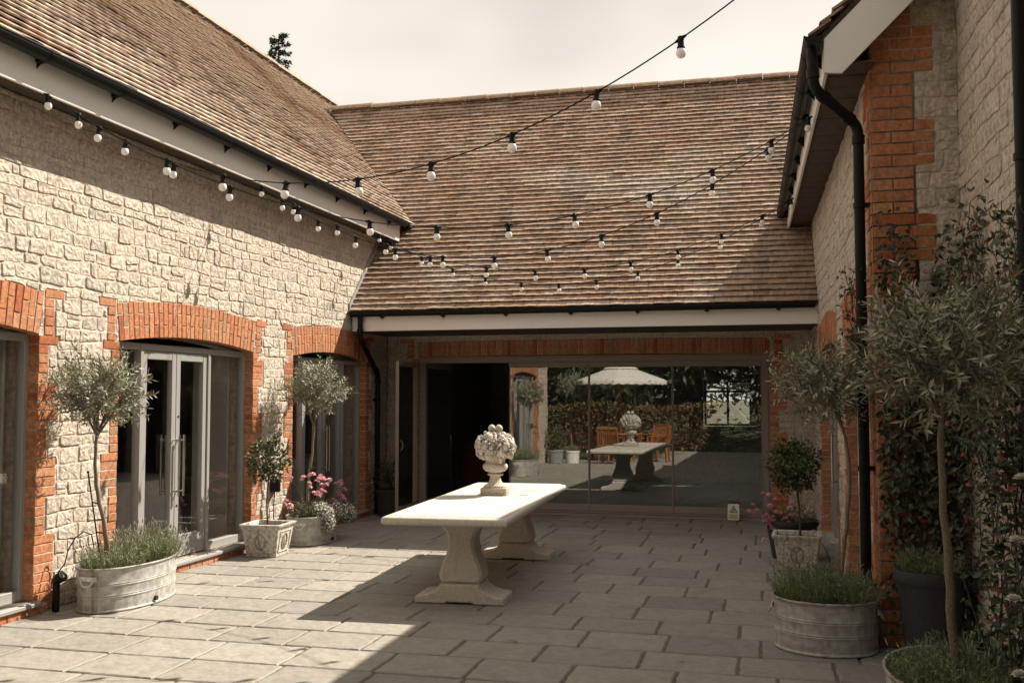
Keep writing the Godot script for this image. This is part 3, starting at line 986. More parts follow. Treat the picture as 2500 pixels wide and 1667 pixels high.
	var bl2 := func(x0, x1, y0, y1, s0_, s1_): ts.cbox(B + X * ((x0 + x1) * 0.5) + S * ((s0_ + s1_) * 0.5) + Vector3.UP * ((y0 + y1) * 0.5), Vector3(x1 - x0, y1 - y0, s1_ - s0_), 0.0, bs)
	bl2.call(0.35, 5.0, -0.1, 4.7, 8.65, 9.0)
	bl2.call(4.65, 5.0, -0.1, 4.7, 0.0, 8.65)
	bl2.call(0.0, 5.0, 4.701, 4.75, 0.0, 9.0)
	obj("inner_wall", ts, M.plaster, t)
	var td := MB.new()
	slab(td, [B + N * 0.32 + Vector3.UP * 4.78, X, Vector3.UP, S], PackedVector2Array([Vector2(0, 0), Vector2(0.1, -0.1), Vector2(5.6, -0.1), Vector2(5.7, 0), Vector2(2.85, 2.85)]), 0.25, 9.2)
	var tr := obj("roof", td, M.tile, t)
	gutter(t, B + N * 0.36 + S * 0.25 + Vector3.UP * 4.78, B + N * 0.36 + S * 9.2 + Vector3.UP * 4.78, N, 8)
	var p2 := B + N * 0.08 + S * 1.92
	pipe(t, [p2 + Vector3.UP * 4.7, p2 + Vector3.UP * 0.03], 0.037, [[p2 + Vector3.UP * 2.9, X], [p2 + Vector3.UP * 1.1, X]])

func slope_tiles(roof: Node, fr: Array, keep: PackedVector2Array) -> void:
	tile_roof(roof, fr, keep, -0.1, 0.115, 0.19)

# ---------------------------------------------------------------- ground
func ground() -> void:
	var g := MB.new()
	g.col = Color(0.075, 0.085, 0.032)
	g.quad(Vector3(-400, -0.09, 400), Vector3(400, -0.09, 400), Vector3(400, -0.09, -400), Vector3(-400, -0.09, -400))
	struct("ground", g, M.grass)
	var b := MB.new()
	board(b, Vector3(-9.5, -0.085, -0.6), Vector3(1.6, -0.009, ZB + 0.01))
	board(b, Vector3(-3.2, -0.085, 2.9), Vector3(1.6, -0.0092, -0.6))
	var pv := struct("paving", b, M.bedding)
	var fr := [Vector3.ZERO, Vector3(1, 0, 0), Vector3(0, 0, -1), Vector3.UP]
	var slabs := []
	var y := -2.9
	var row := 0
	while y < 14.40:
		var h := rng.randf_range(0.44, 0.50)
		var s := -9.4 - rng.randf() * 0.6
		while s < 1.5:
			var w := rng.randf_range(0.57, 0.67)
			var ok := y > 0.6 or s > -3.2
			if s + w < XL - 0.05 and y > 3.2: ok = false
			if ok:
				var p := rect(maxf(s + 0.010, -9.4), y + 0.012, minf(s + w - 0.010, 1.55), minf(y + h - 0.012, 14.41))
				var c := tone(Color(0.295, 0.276, 0.244), 0.09)
				if rng.randf() < 0.2: c = tone(Color(0.265, 0.25, 0.224), 0.08)
				if absf(area(p)) > 0.03:
					slabs.append(piece(fr, wobble(p, 0.075, 0.0055), rng.randf_range(-0.002, 0.002), 0.010, -0.03, 0.0, c))
			s += w
		y += h; row += 1
	emit(slabs, pv, "paver", M.paver)

# ---------------------------------------------------------------- lofted shapes
func loft(mb: MB, rings: Array, cap0 := false, cap1 := true, cols = null) -> void:
	var m: int = rings[0].size()
	var nr := []
	for i in rings.size():
		var row := []
		for k in m:
			var du: Vector3 = rings[i][(k + 1) % m] - rings[i][(k + m - 1) % m]
			var dv: Vector3 = rings[mini(i + 1, rings.size() - 1)][k] - rings[maxi(i - 1, 0)][k]
			row.append(dv.cross(du).normalized())
		nr.append(row)
	for i in rings.size() - 1:
		for k in m:
			var j := (k + 1) % m
			if cols: mb.col = cols.call(i, k)
			mb.trin(rings[i][k], rings[i + 1][j], rings[i][j], nr[i][k], nr[i + 1][j], nr[i][j])
			mb.trin(rings[i][k], rings[i + 1][k], rings[i + 1][j], nr[i][k], nr[i + 1][k], nr[i + 1][j])
	for e in 2:
		if (e == 0 and not cap0) or (e == 1 and not cap1): continue
		var r: Array = rings[0] if e == 0 else rings[-1]
		var c := Vector3.ZERO
		for p in r: c += p
		c /= m
		for k in m:
			if e == 0: mb.tri(c, r[k], r[(k + 1) % m])
			else: mb.tri(c, r[(k + 1) % m], r[k])

func oval(a: float, b: float, y: float, seg := 64) -> Array:
	var r := []
	for k in seg:
		var t := TAU * k / seg
		r.append(Vector3(a * cos(t), y, b * sin(t)))
	return r

func rrect(a: float, b: float, y: float, rad: float, seg := 4) -> Array:     # rounded rectangle, half sizes a and b, same turn as oval()
	var r := []
	for q in 4:
		var cx := (a - rad) * (1 if q == 0 or q == 3 else -1)
		var cz := (b - rad) * (1 if q < 2 else -1)
		for k in seg + 1:
			var t := PI / 2 * (q + k / float(seg))
			r.append(Vector3(cx + rad * cos(t), y, cz + rad * sin(t)))
	return r

func bevel_slab(mb: MB, fr: Array, poly: PackedVector2Array, d0: float, d1: float, ch: float) -> void:
	if area(poly) < 0: poly.reverse()
	var m := poly.size()
	var inn := PackedVector2Array()
	for i in m:
		var a := poly[(i + m - 1) % m]; var b := poly[i]; var c := poly[(i + 1) % m]
		var n1 := (b - a).normalized().orthogonal(); var n2 := (c - b).normalized().orthogonal()
		var n := (n1 + n2)
		if n.length() < 0.01: n = n1
		n = n.normalized()
		var s := -1.0 if n.dot(Vector2(-(b - a).y, (b - a).x)) < 0 else 1.0
		inn.append(b + n * s * ch)
	var t := Geometry2D.triangulate_polygon(inn)
	for i in range(0, t.size(), 3):
		var a := inn[t[i]]; var b := inn[t[i + 1]]; var e := inn[t[i + 2]]
		if (b - a).cross(e - a) < 0: var w := b; b = e; e = w
		mb.tri(at(fr, a.x, a.y, d1), at(fr, b.x, b.y, d1), at(fr, e.x, e.y, d1))
		mb.tri(at(fr, a.x, a.y, d0), at(fr, e.x, e.y, d0), at(fr, b.x, b.y, d0))
	for i in m:
		var j := (i + 1) % m
		mb.quad(at(fr, poly[i].x, poly[i].y, d0 + ch), at(fr, poly[j].x, poly[j].y, d0 + ch), at(fr, poly[j].x, poly[j].y, d1 - ch), at(fr, poly[i].x, poly[i].y, d1 - ch))
		mb.quad(at(fr, poly[i].x, poly[i].y, d1 - ch), at(fr, poly[j].x, poly[j].y, d1 - ch), at(fr, inn[j].x, inn[j].y, d1), at(fr, inn[i].x, inn[i].y, d1))
		mb.quad(at(fr, inn[i].x, inn[i].y, d0), at(fr, inn[j].x, inn[j].y, d0), at(fr, poly[j].x, poly[j].y, d0 + ch), at(fr, poly[i].x, poly[i].y, d0 + ch))

# ---------------------------------------------------------------- stone table and urn
func stone_table() -> void:
	var t := thing("stone_table", "long cream stone table on two baluster pedestals in the courtyard", "table", Vector3(-2.63, 0, -9.38), 0.054)
	var top := MB.new()
	var a := 0.525; var b := 1.63
	var rings := []
	for q in [[0.10, 0.664], [0.035, 0.664], [0.012, 0.668], [0.002, 0.678], [0.0, 0.69], [0.0, 0.708], [0.004, 0.72], [0.014, 0.729], [0.028, 0.733], [0.045, 0.734], [0.05, 0.740], [0.062, 0.744], [0.08, 0.745]]:
		rings.append(rrect(a - q[0], b - q[0], q[1], 0.02))
	loft(top, rings, true, true)
	obj("table_top", top, M.limestone, t)
	for z in [1.17, -1.15]:
		var mb := MB.new()
		var half := [[0.175, 0.664], [0.178, 0.636], [0.160, 0.612], [0.130, 0.582], [0.113, 0.545], [0.107, 0.505], [0.110, 0.462], [0.122, 0.41], [0.143, 0.355], [0.165, 0.30], [0.180, 0.25], [0.184, 0.215], [0.176, 0.185], [0.160, 0.164], [0.152, 0.158]]
		var p := PackedVector2Array()
		for q in half: p.append(Vector2(q[0], q[1]))
		for i in range(half.size() - 1, -1, -1): p.append(Vector2(-half[i][0], half[i][1]))
		var fr := [Vector3(0.06, 0, z), Vector3(1, 0, 0), Vector3.UP, Vector3(0, 0, 1)]
		bevel_slab(mb, fr, p, -0.135, 0.135, 0.022)
		var o := obj("pedestal", mb, M.limestone, t)
		var ft := MB.new()
		var fh := [[0.168, 0.160], [0.172, 0.136], [0.190, 0.118], [0.222, 0.097], [0.262, 0.080], [0.305, 0.070], [0.345, 0.066], [0.368, 0.060], [0.376, 0.050], [0.376, 0.001], [0.118, 0.001], [0.110, 0.014]]
		p = PackedVector2Array()
		for q in fh: p.append(Vector2(q[0], q[1]))
		for i in range(fh.size() - 1, -1, -1): p.append(Vector2(-fh[i][0], fh[i][1]))
		bevel_slab(ft, fr, p, -0.185, 0.185, 0.012)
		obj("foot", ft, M.limestone, o)

func stone_urn() -> void:
	var t := thing("stone_urn", "weathered stone urn of carved fruit and flowers on the table", "urn", Vector3(-2.615, 0.745, -9.60), 0.10)
	var cream := Color(0.72, 0.67, 0.60)
	var pl := MB.new()
	pl.col = Color(0.62, 0.56, 0.48)
	pl.cbox(Vector3(0, 0.037, 0), Vector3(0.255, 0.074, 0.255), 0.008)
	obj("plinth", pl, M.urn_stone, t)
	var u := MB.new()
	u.col = cream
	u.lathe([Vector2(0.11, 0.074), Vector2(0.113, 0.084), Vector2(0.105, 0.094), Vector2(0.085, 0.104), Vector2(0.066, 0.122), Vector2(0.055, 0.145), Vector2(0.050, 0.170), Vector2(0.053, 0.184), Vector2(0.070, 0.188), Vector2(0.076, 0.197), Vector2(0.070, 0.207), Vector2(0.056, 0.212), Vector2(0.062, 0.219), Vector2(0.092, 0.228), Vector2(0.114, 0.245), Vector2(0.124, 0.268), Vector2(0.121, 0.290), Vector2(0.106, 0.305), Vector2(0.097, 0.311), Vector2(0.096, 0.33), Vector2(0.102, 0.355), Vector2(0.116, 0.375), Vector2(0.10, 0.385)], 48, Vector3.ZERO, 1, 1, 0.10, 18, 0.22, 0.308)
	obj("bowl", u, M.urn_stone, t)
	var r := RandomNumberGenerator.new()
	r.seed = 77
	var f := MB.new()
	f.col = Color(0.5, 0.47, 0.42)
	f.ball(Vector3(0, 0.46, 0), Vector3(0.155, 0.135, 0.155), 18, 10)
	obj("bouquet", f, M.urn_stone, t)
	var place := func(el: float, az: float, rr: float) -> Vector3: return Vector3(cos(el) * cos(az) * rr, 0.46 + sin(el) * rr * 0.80, cos(el) * sin(az) * rr)
	var n := 135
	for i in n:
		var el := asin(lerpf(-0.62, 0.92, (i + 0.5) / n))
		var az := i * 2.39996 + r.randf_range(-0.2, 0.2)
		var c: Vector3 = place.call(el, az, 0.178 + r.randf_range(-0.012, 0.012))
		var outw := (c - Vector3(0, 0.44, 0)).normalized()
		var bs := Basis.looking_at(-outw, Vector3.UP if absf(outw.y) < 0.95 else Vector3.RIGHT)
		var m := MB.new()
		var g := r.randf_range(0.82, 1.12)
		m.col = Color(0.76 * g, 0.73 * g, 0.685 * g)
		var nm := "fruit"
		var kind := r.randf()
		if kind < 0.20:          # round fruit
			var q := r.randf_range(0.020, 0.031)
			m.ball(c, Vector3(q, q, q), 10, 7)
		elif kind < 0.40:        # pears and pods hanging outwards
			var q := r.randf_range(0.016, 0.022)
			m.ball(c - Vector3.UP * 0.02, Vector3(q, q * 2.4, q), 9, 7, Basis(bs.x, r.randf_range(-0.4, 0.4)))
		elif kind < 0.80:        # open flower
			nm = "flower"
			for ring in 2:
				var pn := 7 - ring * 2
				for k in pn:
					var an := TAU * k / pn + ring * 0.4
					var rad := 0.026 - ring * 0.012
					m.ball(c + bs.x * cos(an) * rad + bs.y * sin(an) * rad + outw * (0.004 + ring * 0.008), Vector3(0.014, 0.014, 0.009) * (1.0 - 0.2 * ring), 7, 5, bs)
			m.ball(c + outw * 0.016, Vector3(0.008, 0.008, 0.008), 6, 5)
		else:                    # cluster of berries
			nm = "berries"
			for k in 9: m.ball(c + Vector3(r.randf_range(-1, 1), r.randf_range(-1, 1), r.randf_range(-1, 1)) * 0.024, Vector3.ONE * 0.0125, 7, 5)
		obj(nm, m, M.urn_stone, t)
	for s in [-1, 1]:
		var m := MB.new()
		m.col = Color(0.70, 0.66, 0.60)
		m.ball(Vector3(s * 0.037, 0.642, 0.01 * s), Vector3(0.037, 0.040, 0.037), 14, 10)
		obj("fruit", m, M.urn_stone, t)

# ---------------------------------------------------------------- planters
func oval_tub(at_: Vector3, turn: float, a: float, b: float, h: float, label: String, rust: float, group := "") -> Node3D:
	var t := thing("oval_tub", label, "planter", at_, turn, group)
	var mb := MB.new()
	var prof := [[-0.035, 0.0], [-0.012, 0.0], [-0.002, 0.006], [0.0, 0.014], [-0.006, 0.022], [-0.012, 0.03]]
	for y in [0.36, 0.40, 0.62, 0.66]:        # pressed ribs
		var base: float = -0.012 + 0.012 * y
		prof.append([base, h * y - 0.010]); prof.append([base + 0.006, h * y - 0.003]); prof.append([base + 0.006, h * y + 0.003]); prof.append([base, h * y + 0.010])
	prof.append_array([[-0.001, h - 0.03], [0.002, h - 0.014], [0.010, h - 0.008], [0.014, h], [0.010, h + 0.007], [0.0, h + 0.008], [-0.006, h], [-0.01, h - 0.03], [-0.012, h - 0.08]])
	var rings := []
	for q in prof: rings.append(oval(a + q[0], b + q[0], q[1], 72))
	var nz := FastNoiseLite.new()
	nz.seed = int(absf(at_.z) * 10); nz.frequency = 2.6
	var cols := func(i: int, k: int) -> Color:
		var th := TAU * k / 72.0
		var c := Color(0.70, 0.695, 0.68)
		var y: float = prof[i][1] / h
		var q := nz.get_noise_2d(th * 3.0, y * 0.6)
		c = c * (1.0 + q * 0.22)
		var rim := 0.55 if (y > 0.97 or y < 0.03) else 0.0
		var streak := 0.0
		if rust > 0.0: streak = clampf(1.0 - absf(th - rust) / 0.16, 0, 1) * clampf(0.55 + q, 0, 1)
		c = c.lerp(Color(0.20, 0.085, 0.035), clampf(maxf(rim * clampf(0.5 + q * 1.6, 0, 1), streak), 0, 0.85))
		c.a = 1.0
		return c
	loft(mb, rings, true, false, cols)
	obj("tub", mb, M.galvanised, t)
	var s := MB.new()
	var rs := [oval(a - 0.005, b - 0.005, h - 0.06, 40), oval(a * 0.6, b * 0.6, h - 0.035, 40)]
	loft(s, rs, false, true)
	obj("soil", s, M.soil, t)
	for e in [-1, 1]:
		var hd := MB.new()
		var p := []
		for i in 11:
			var an := PI * i / 10.0
			p.append(Vector3(0.055 * cos(an), h - 0.075 - 0.05 * sin(an), e * (b + 0.012 + 0.02 * sin(an))))
		hd.tube(p, [0.006], 8)
		hd.cbox(Vector3(0, h - 0.07, e * (b + 0.004)), Vector3(0.15, 0.035, 0.01), 0.002)
		hd.col = Color(0.25, 0.2, 0.17)
		obj("handle", hd, M.galvanised, t)
	var dr := MB.new()
	dr.col = Color(0.05, 0.035, 0.03)
	dr.tube([Vector3(a * 0.985 - 0.02, 0.05, b * 0.12), Vector3(a * 0.985 + 0.012, 0.05, b * 0.12)], [0.02], 12)
	obj("drain_plug", dr, M.galvanised, t)
	return t

func square_planter(at_: Vector3, turn: float, base: float, top: float, h: float, label: String) -> Node3D:
	var t := thing("square_planter", label, "planter", at_, turn)
	var mb := MB.new()
	mb.col = Color(0.70, 0.68, 0.64)
	var rings := []
	var half := func(y: float) -> float: return lerpf(base, top, y / h) * 0.5
	for q in [[-0.02, 0.0], [0.0, 0.0], [0.006, 0.004], [0.006, 0.02], [0.0, 0.026], [0.0, h - 0.05], [0.004, h - 0.045], [0.012, h - 0.03], [0.018, h - 0.024], [0.020, h - 0.004], [0.017, h], [-0.02, h], [-0.024, h - 0.02], [-0.03, h - 0.06]]:
		rings.append(rrect(half.call(q[1]) + q[0], half.call(q[1]) + q[0], q[1], 0.010, 2))
	loft(mb, rings, true, false)
	obj("box", mb, M.lead, t)
	var s := MB.new()
	board(s, Vector3(-top * 0.5 + 0.02, h - 0.09, -top * 0.5 + 0.02), Vector3(top * 0.5 - 0.02, h - 0.045, top * 0.5 - 0.02))
	obj("soil", s, M.soil, t)
	for q in 4:              # framed panel with a wreath on each side
		var bs := Basis(Vector3.UP, q * PI / 2)
		var lean := atan2((top - base) * 0.5, h)
		var fr := [bs * Vector3(0, 0, base * 0.5), bs * Vector3(1, 0, 0), (bs * Vector3(0, cos(lean), sin(lean))), bs * Vector3(0, -sin(lean), cos(lean))]
		var pm := MB.new()
		pm.col = Color(0.72, 0.70, 0.66)
		for e in [[-0.38, 0.0, -0.35, 0.0], [0.35, 0.0, 0.38, 0.0]]:
			var w0: float = e[0] * base
			var w1: float = e[2] * base
			bar(pm, fr, w0 * 1.08, 0.055, w1 * 1.08, h - 0.075, -0.002, 0.008, 0.003)
		bar(pm, fr, -0.40 * base, 0.05, 0.40 * base, 0.06, -0.002, 0.008, 0.003)
		bar(pm, fr, -0.42 * base, h - 0.08, 0.42 * base, h - 0.07, -0.002, 0.008, 0.003)
		obj("panel_frame", pm, M.lead, t)
		var wr := MB.new()
		wr.col = Color(0.46, 0.40, 0.35)
		var ring := []
		for k in 25:
			var an := TAU * k / 24
			ring.append(at(fr, 0.062 * cos(an), h * 0.47 + 0.082 * sin(an), 0.004))
		wr.tube(ring, [0.006], 6, false)
		for k in 7: wr.ball(at(fr, 0.05 * cos(PI + PI * k / 6.0), h * 0.47 + 0.07 * sin(PI + PI * k / 6.0), 0.006), Vector3.ONE * 0.009, 7, 5)
		wr.tube([at(fr, 0, h * 0.47 - 0.07, 0.006), at(fr, -0.012, h * 0.47 + 0.01, 0.008), at(fr, -0.028, h * 0.47 + 0.04, 0.006)], [0.006, 0.005, 0.004], 6)
		for k in 5: wr.ball(at(fr, -0.028 + 0.011 * cos(TAU * k / 5), h * 0.47 + 0.043 + 0.011 * sin(TAU * k / 5), 0.006), Vector3.ONE * 0.007, 6, 5)
		obj("wreath", wr, M.lead, t)
	return t

func pebbles(at_: Vector3, spots: Array, label: String) -> void:
	for i in spots.size():
		var mb := MB.new()
		mb.col = Color(0.72, 0.70, 0.66)
		var q: Array = spots[i]
		mb.ball(at_ + Vector3(q[0], 0, q[1]), Vector3(q[2], q[2] * 0.62, q[2] * 0.8), 10, 7, Basis(Vector3.UP, i * 1.3))
		one("pebble", mb, M.petal, label, "pebble", label)

func round_pot(at_: Vector3, r0: float, r1: float, h: float, m: Material, label: String) -> void:
	var t := thing("plant_pot", label, "planter", at_)
	var mb := MB.new()
	mb.lathe([Vector2(0.001, 0.0), Vector2(r0, 0.0), Vector2(r0 + 0.004, 0.01), Vector2(lerpf(r0, r1, 0.85), h * 0.85), Vector2(r1 + 0.008, h * 0.87), Vector2(r1 + 0.012, h), Vector2(r1 - 0.01, h), Vector2(r1 - 0.018, h - 0.08)], 36, Vector3.ZERO)
	obj("pot", mb, m, t)
	var s := MB.new()
	s.lathe([Vector2(r1 - 0.012, h - 0.06), Vector2(0.001, h - 0.04)], 24, Vector3.ZERO)
	obj("soil", s, M.soil, t)

# ---------------------------------------------------------------- festoon lights
func festoon(a: Vector3, b: Vector3, sag: float, ts: Array, label: String) -> void:
	var t := thing("festoon_string", label, "string lights", a, 0.0, "festoon strings across the courtyard")
	var r := RandomNumberGenerator.new()
	r.seed = int(absf(a.z * 100))
	var pos := func(k: float) -> Vector3: return (b - a) * k - Vector3.UP * 4.0 * sag * k * (1.0 - k)
	var mb := MB.new()
	var path := []
	for i in 61: path.append(pos.call(i / 60.0))
	mb.tube(path, [0.0042], 6)
	obj("cable", mb, M.black_plastic, t)
	for k in ts:
		var p: Vector3 = pos.call(k)
		var tan_: Vector3 = (pos.call(minf(k + 0.01, 1.0)) - pos.call(maxf(k - 0.01, 0.0))).normalized()
		var bs := Basis(tan_, r.randf_range(-0.12, 0.12)) * Basis(Vector3.FORWARD, r.randf_range(-0.1, 0.1))
		var h := MB.new()
		h.lathe([Vector2(0.001, -0.054), Vector2(0.0215, -0.054), Vector2(0.0225, -0.046), Vector2(0.0185, -0.042), Vector2(0.0165, -0.012), Vector2(0.018, -0.008), Vector2(0.017, 0.010), Vector2(0.012, 0.014), Vector2(0.001, 0.014)], 14, p, 1, 1, 0, 0, 0, 0, bs)
		h.tube([p - tan_ * 0.036 - Vector3.UP * 0.001, p - tan_ * 0.012, p + tan_ * 0.012, p + tan_ * 0.036 - Vector3.UP * 0.001], [0.006, 0.0115, 0.0115, 0.006], 8)
		var o := obj("lamp_holder", h, M.black_plastic, t)
		var g := MB.new()
		g.lathe([Vector2(0.001, -0.108), Vector2(0.010, -0.1065), Vector2(0.0190, -0.1015), Vector2(0.0250, -0.092), Vector2(0.0275, -0.081), Vector2(0.026, -0.068), Vector2(0.021, -0.058), Vector2(0.018, -0.0545), Vector2(0.001, -0.0542)], 18, p, 1, 1, 0, 0, 0, 0, bs)
		obj("bulb", g, M.bulb_glass, o)

func festoons() -> void:
	var R1 := Vector3(0.36, 3.98, -8.5); var R2 := Vector3(0.29, 3.98, -12.0)
	var L1 := Vector3(-5.26, 3.97, -6.42); var L2 := Vector3(-5.26, 3.95, -9.75); var L3 := Vector3(-5.26, 3.95, -13.1)
	festoon(Vector3(-5.26, 3.96, -6.58), Vector3(0.93, 4.62, -5.2), 1.18, [0.068, 0.178, 0.261, 0.348, 0.439, 0.526, 0.614, 0.699, 0.777, 0.86], "string of white bulbs rising from the long wing's eave to the tall wing")
	festoon(L1, R1, 0.96, [0.002, 0.04, 0.098, 0.158, 0.228, 0.313, 0.404, 0.491, 0.584, 0.672, 0.774, 0.86, 0.942], "sagging bulb string meeting the rising one on the long wing's eave")
	festoon(L2, R1, 0.96, [0.002, 0.05, 0.133, 0.216, 0.298, 0.393, 0.491, 0.586, 0.679, 0.769, 0.855, 0.937, 0.995], "middle bulb string sharing a hook beside the black downpipe with another")
	festoon(L2, R2, 0.88, [0.058, 0.135, 0.223, 0.303, 0.406, 0.496, 0.589, 0.677, 0.769, 0.855, 0.937], "bulb string from the middle eave hook to the far soffit hook")
	festoon(L3, R2, 0.84, [0.002, 0.038, 0.125, 0.208, 0.296, 0.388, 0.481, 0.571, 0.667, 0.757, 0.847, 0.935, 0.995], "lowest farthest bulb string hanging over the low wing's eaves")

# ---------------------------------------------------------------- small fittings
func fittings() -> void:
	# caution sign leaning on the folding doors
	var t := thing("caution_sign", "small white caution sign with yellow triangle leaning on the glass", "sign", Vector3(-0.515, 0.012, ZB + 0.13))
	t.rotation = Vector3(-0.16, 0.02, -0.015)
	var pl := MB.new()
	bevel_slab(pl, [Vector3.ZERO, Vector3(1, 0, 0), Vector3.UP, Vector3(0, 0, 1)], PackedVector2Array([Vector2(-0.078, 0.012), Vector2(-0.066, 0.0), Vector2(0.066, 0.0), Vector2(0.078, 0.012), Vector2(0.078, 0.208), Vector2(0.066, 0.22), Vector2(-0.066, 0.22), Vector2(-0.078, 0.208)]), -0.004, 0.0, 0.001)
	obj("plate", pl, M.white_paint, t)
	var f0 := [Vector3(0, 0, 0.001), Vector3(1, 0, 0), Vector3.UP, Vector3(0, 0, 1)]
	var tb := MB.new()
	slab(tb, f0, PackedVector2Array([Vector2(-0.058, 0.098), Vector2(0.058, 0.098), Vector2(0.0, 0.203)]), 0.0, 0.0008)
	obj("triangle_border", tb, M.sign_black, t)
	var ty := MB.new()
	slab(ty, f0, PackedVector2Array([Vector2(-0.045, 0.1055), Vector2(0.045, 0.1055), Vector2(0.0, 0.187)]), 0.0009, 0.0016)
	obj("triangle", ty, M.sign_yellow, t)
	var yb := MB.new()
	slab(yb, f0, rect(-0.066, 0.014, 0.066, 0.082), 0.0, 0.0008)
	obj("caption_panel", yb, M.sign_yellow, t)
	var fig := MB.new()      # figure tripping over a step
	slab(fig, f0, PackedVector2Array([Vector2(-0.012, 0.132), Vector2(-0.006, 0.127), Vector2(0.017, 0.142), Vector2(0.012, 0.149)]), 0.0017, 0.0022)
	slab(fig, f0, PackedVector2Array([Vector2(-0.012, 0.132), Vector2(-0.03, 0.124), Vector2(-0.03, 0.120), Vector2(-0.007, 0.127)]), 0.0017, 0.0022)
	slab(fig, f0, PackedVector2Array([Vector2(-0.009, 0.129), Vector2(-0.006, 0.110), Vector2(-0.001, 0.110), Vector2(-0.004, 0.129)]), 0.0017, 0.0022)
	slab(fig, f0, PackedVector2Array([Vector2(0.010, 0.144), Vector2(0.026, 0.134), Vector2(0.027, 0.137), Vector2(0.014, 0.149)]), 0.0017, 0.0022)
	slab(fig, f0, rect(-0.03, 0.107, -0.006, 0.110), 0.0017, 0.0022)
	fig.tube([at(f0, 0.019, 0.151, 0.0017), at(f0, 0.019, 0.151, 0.0022)], [0.0055], 10)
	obj("pictogram", fig, M.sign_black, t)
	for q in [["Caution", 0.054, 0.0021], ["Mind the step", 0.026, 0.00175]]:
		var tm := TextMesh.new()
		tm.text = q[0]
		var sf := SystemFont.new()
		sf.font_names = PackedStringArray(["Droid Sans"])
		tm.font = sf; tm.font_size = 10; tm.pixel_size = q[2]; tm.depth = 0.0006
		var o := obj("lettering", tm, M.sign_black, t)
		o.position = Vector3(0, q[1] + 0.006, 0.0022)
	# black wall light on the pier between the doorways
	var wl := thing("wall_light", "black half-round wall light on the stone pier behind the bay tree", "lamp", Vector3(XL + 0.012, 0.60, -10.78))
	var s := MB.new()
	var rings := []
	for q in [[0.055, 0.0], [0.06, 0.006], [0.06, 0.14], [0.052, 0.152]]:
		var r := []
		for k in 13:
			var an := -PI / 2 + PI * k / 12.0
			r.append(Vector3(0.02 + q[0] * cos(an) * 1.3, q[1], q[0] * sin(an)))
		r.append(Vector3(0, q[1], q[0])); r.append(Vector3(0, q[1], -q[0]))
		rings.append(r)
	loft(s, rings, true, true)
	obj("shade", s, M.black_plastic, wl)
	var cd := MB.new()
	cd.tube([Vector3(0.04, 0.0, 0.02), Vector3(0.03, -0.15, 0.025), Vector3(0.025, -0.4, 0.01), Vector3(0.03, -0.59, 0.0)], [0.006], 6)
	obj("cable", cd, M.black_plastic, wl)
	# black spotlight on a post between the first window and the big tub
	var sp := thing("garden_spotlight", "black post spotlight by the brick jamb beside the big tub", "lamp", Vector3(XL + 0.12, 0, -6.98))
	var po := MB.new()
	po.cbox(Vector3(0, 0.12, 0), Vector3(0.045, 0.24, 0.045), 0.006)
	obj("post", po, M.black_plastic, sp)
	var hd := MB.new()
	hd.lathe([Vector2(0.001, -0.05), Vector2(0.03, -0.045), Vector2(0.042, 0.0), Vector2(0.044, 0.05), Vector2(0.038, 0.052), Vector2(0.001, 0.045)], 16, Vector3(0.02, 0.26, 0), 1, 1, 0, 0, 0, 0, Basis(Vector3.FORWARD, 1.0))
	obj("lamp_head", hd, M.black_plastic, sp)
	var hs := MB.new()
	hs.tube([Vector3(-5.53, 0.30, -7.02), Vector3(-5.50, 0.36, -7.06), Vector3(-5.50, 0.47, -7.10), Vector3(-5.48, 0.56, -7.16), Vector3(-5.45, 0.60, -7.22), Vector3(-5.42, 0.57, -7.28), Vector3(-5.41, 0.46, -7.30), Vector3(-5.40, 0.33, -7.29)], [0.0055], 8)
	one("hose", hs, M.black_plastic, "black looped irrigation hose rising from the big tub's rim", "hose")

# ---------------------------------------------------------------- plants
func leaf(mb: MB, p: Vector3, dir: Vector3, up: Vector3, l: float, w: float, col: Color) -> void:
	var side := dir.cross(up).normalized()
	if side == Vector3.ZERO: side = Vector3.RIGHT
	var n := side.cross(dir).normalized()
	var m := p + dir * l * 0.48 - n * l * 0.03
	var tip := p + dir * l - n * l * 0.06
	var a := m + side * w * 0.5 + n * w * 0.16
	var b := m - side * w * 0.5 + n * w * 0.16
	mb.col = col
	mb.tri(p, a, m); mb.tri(a, tip, m); mb.tri(p, m, b); mb.tri(m, tip, b)

func rnd_dir(r: RandomNumberGenerator) -> Vector3:
	var z := r.randf_range(-1, 1)
	var a := r.randf() * TAU
	return Vector3(sqrt(1 - z * z) * cos(a), z, sqrt(1 - z * z) * sin(a))

func curve_path(pts: Array, n: int) -> Array:
	var c := Curve3D.new()
	for i in pts.size():
		var t: Vector3 = (pts[mini(i + 1, pts.size() - 1)] - pts[maxi(i - 1, 0)]) / 6.0
		c.add_point(pts[i], -t, t)
	var out := []
	for i in n + 1: out.append(c.sample_baked(c.get_baked_length() * i / n, true))
	return out

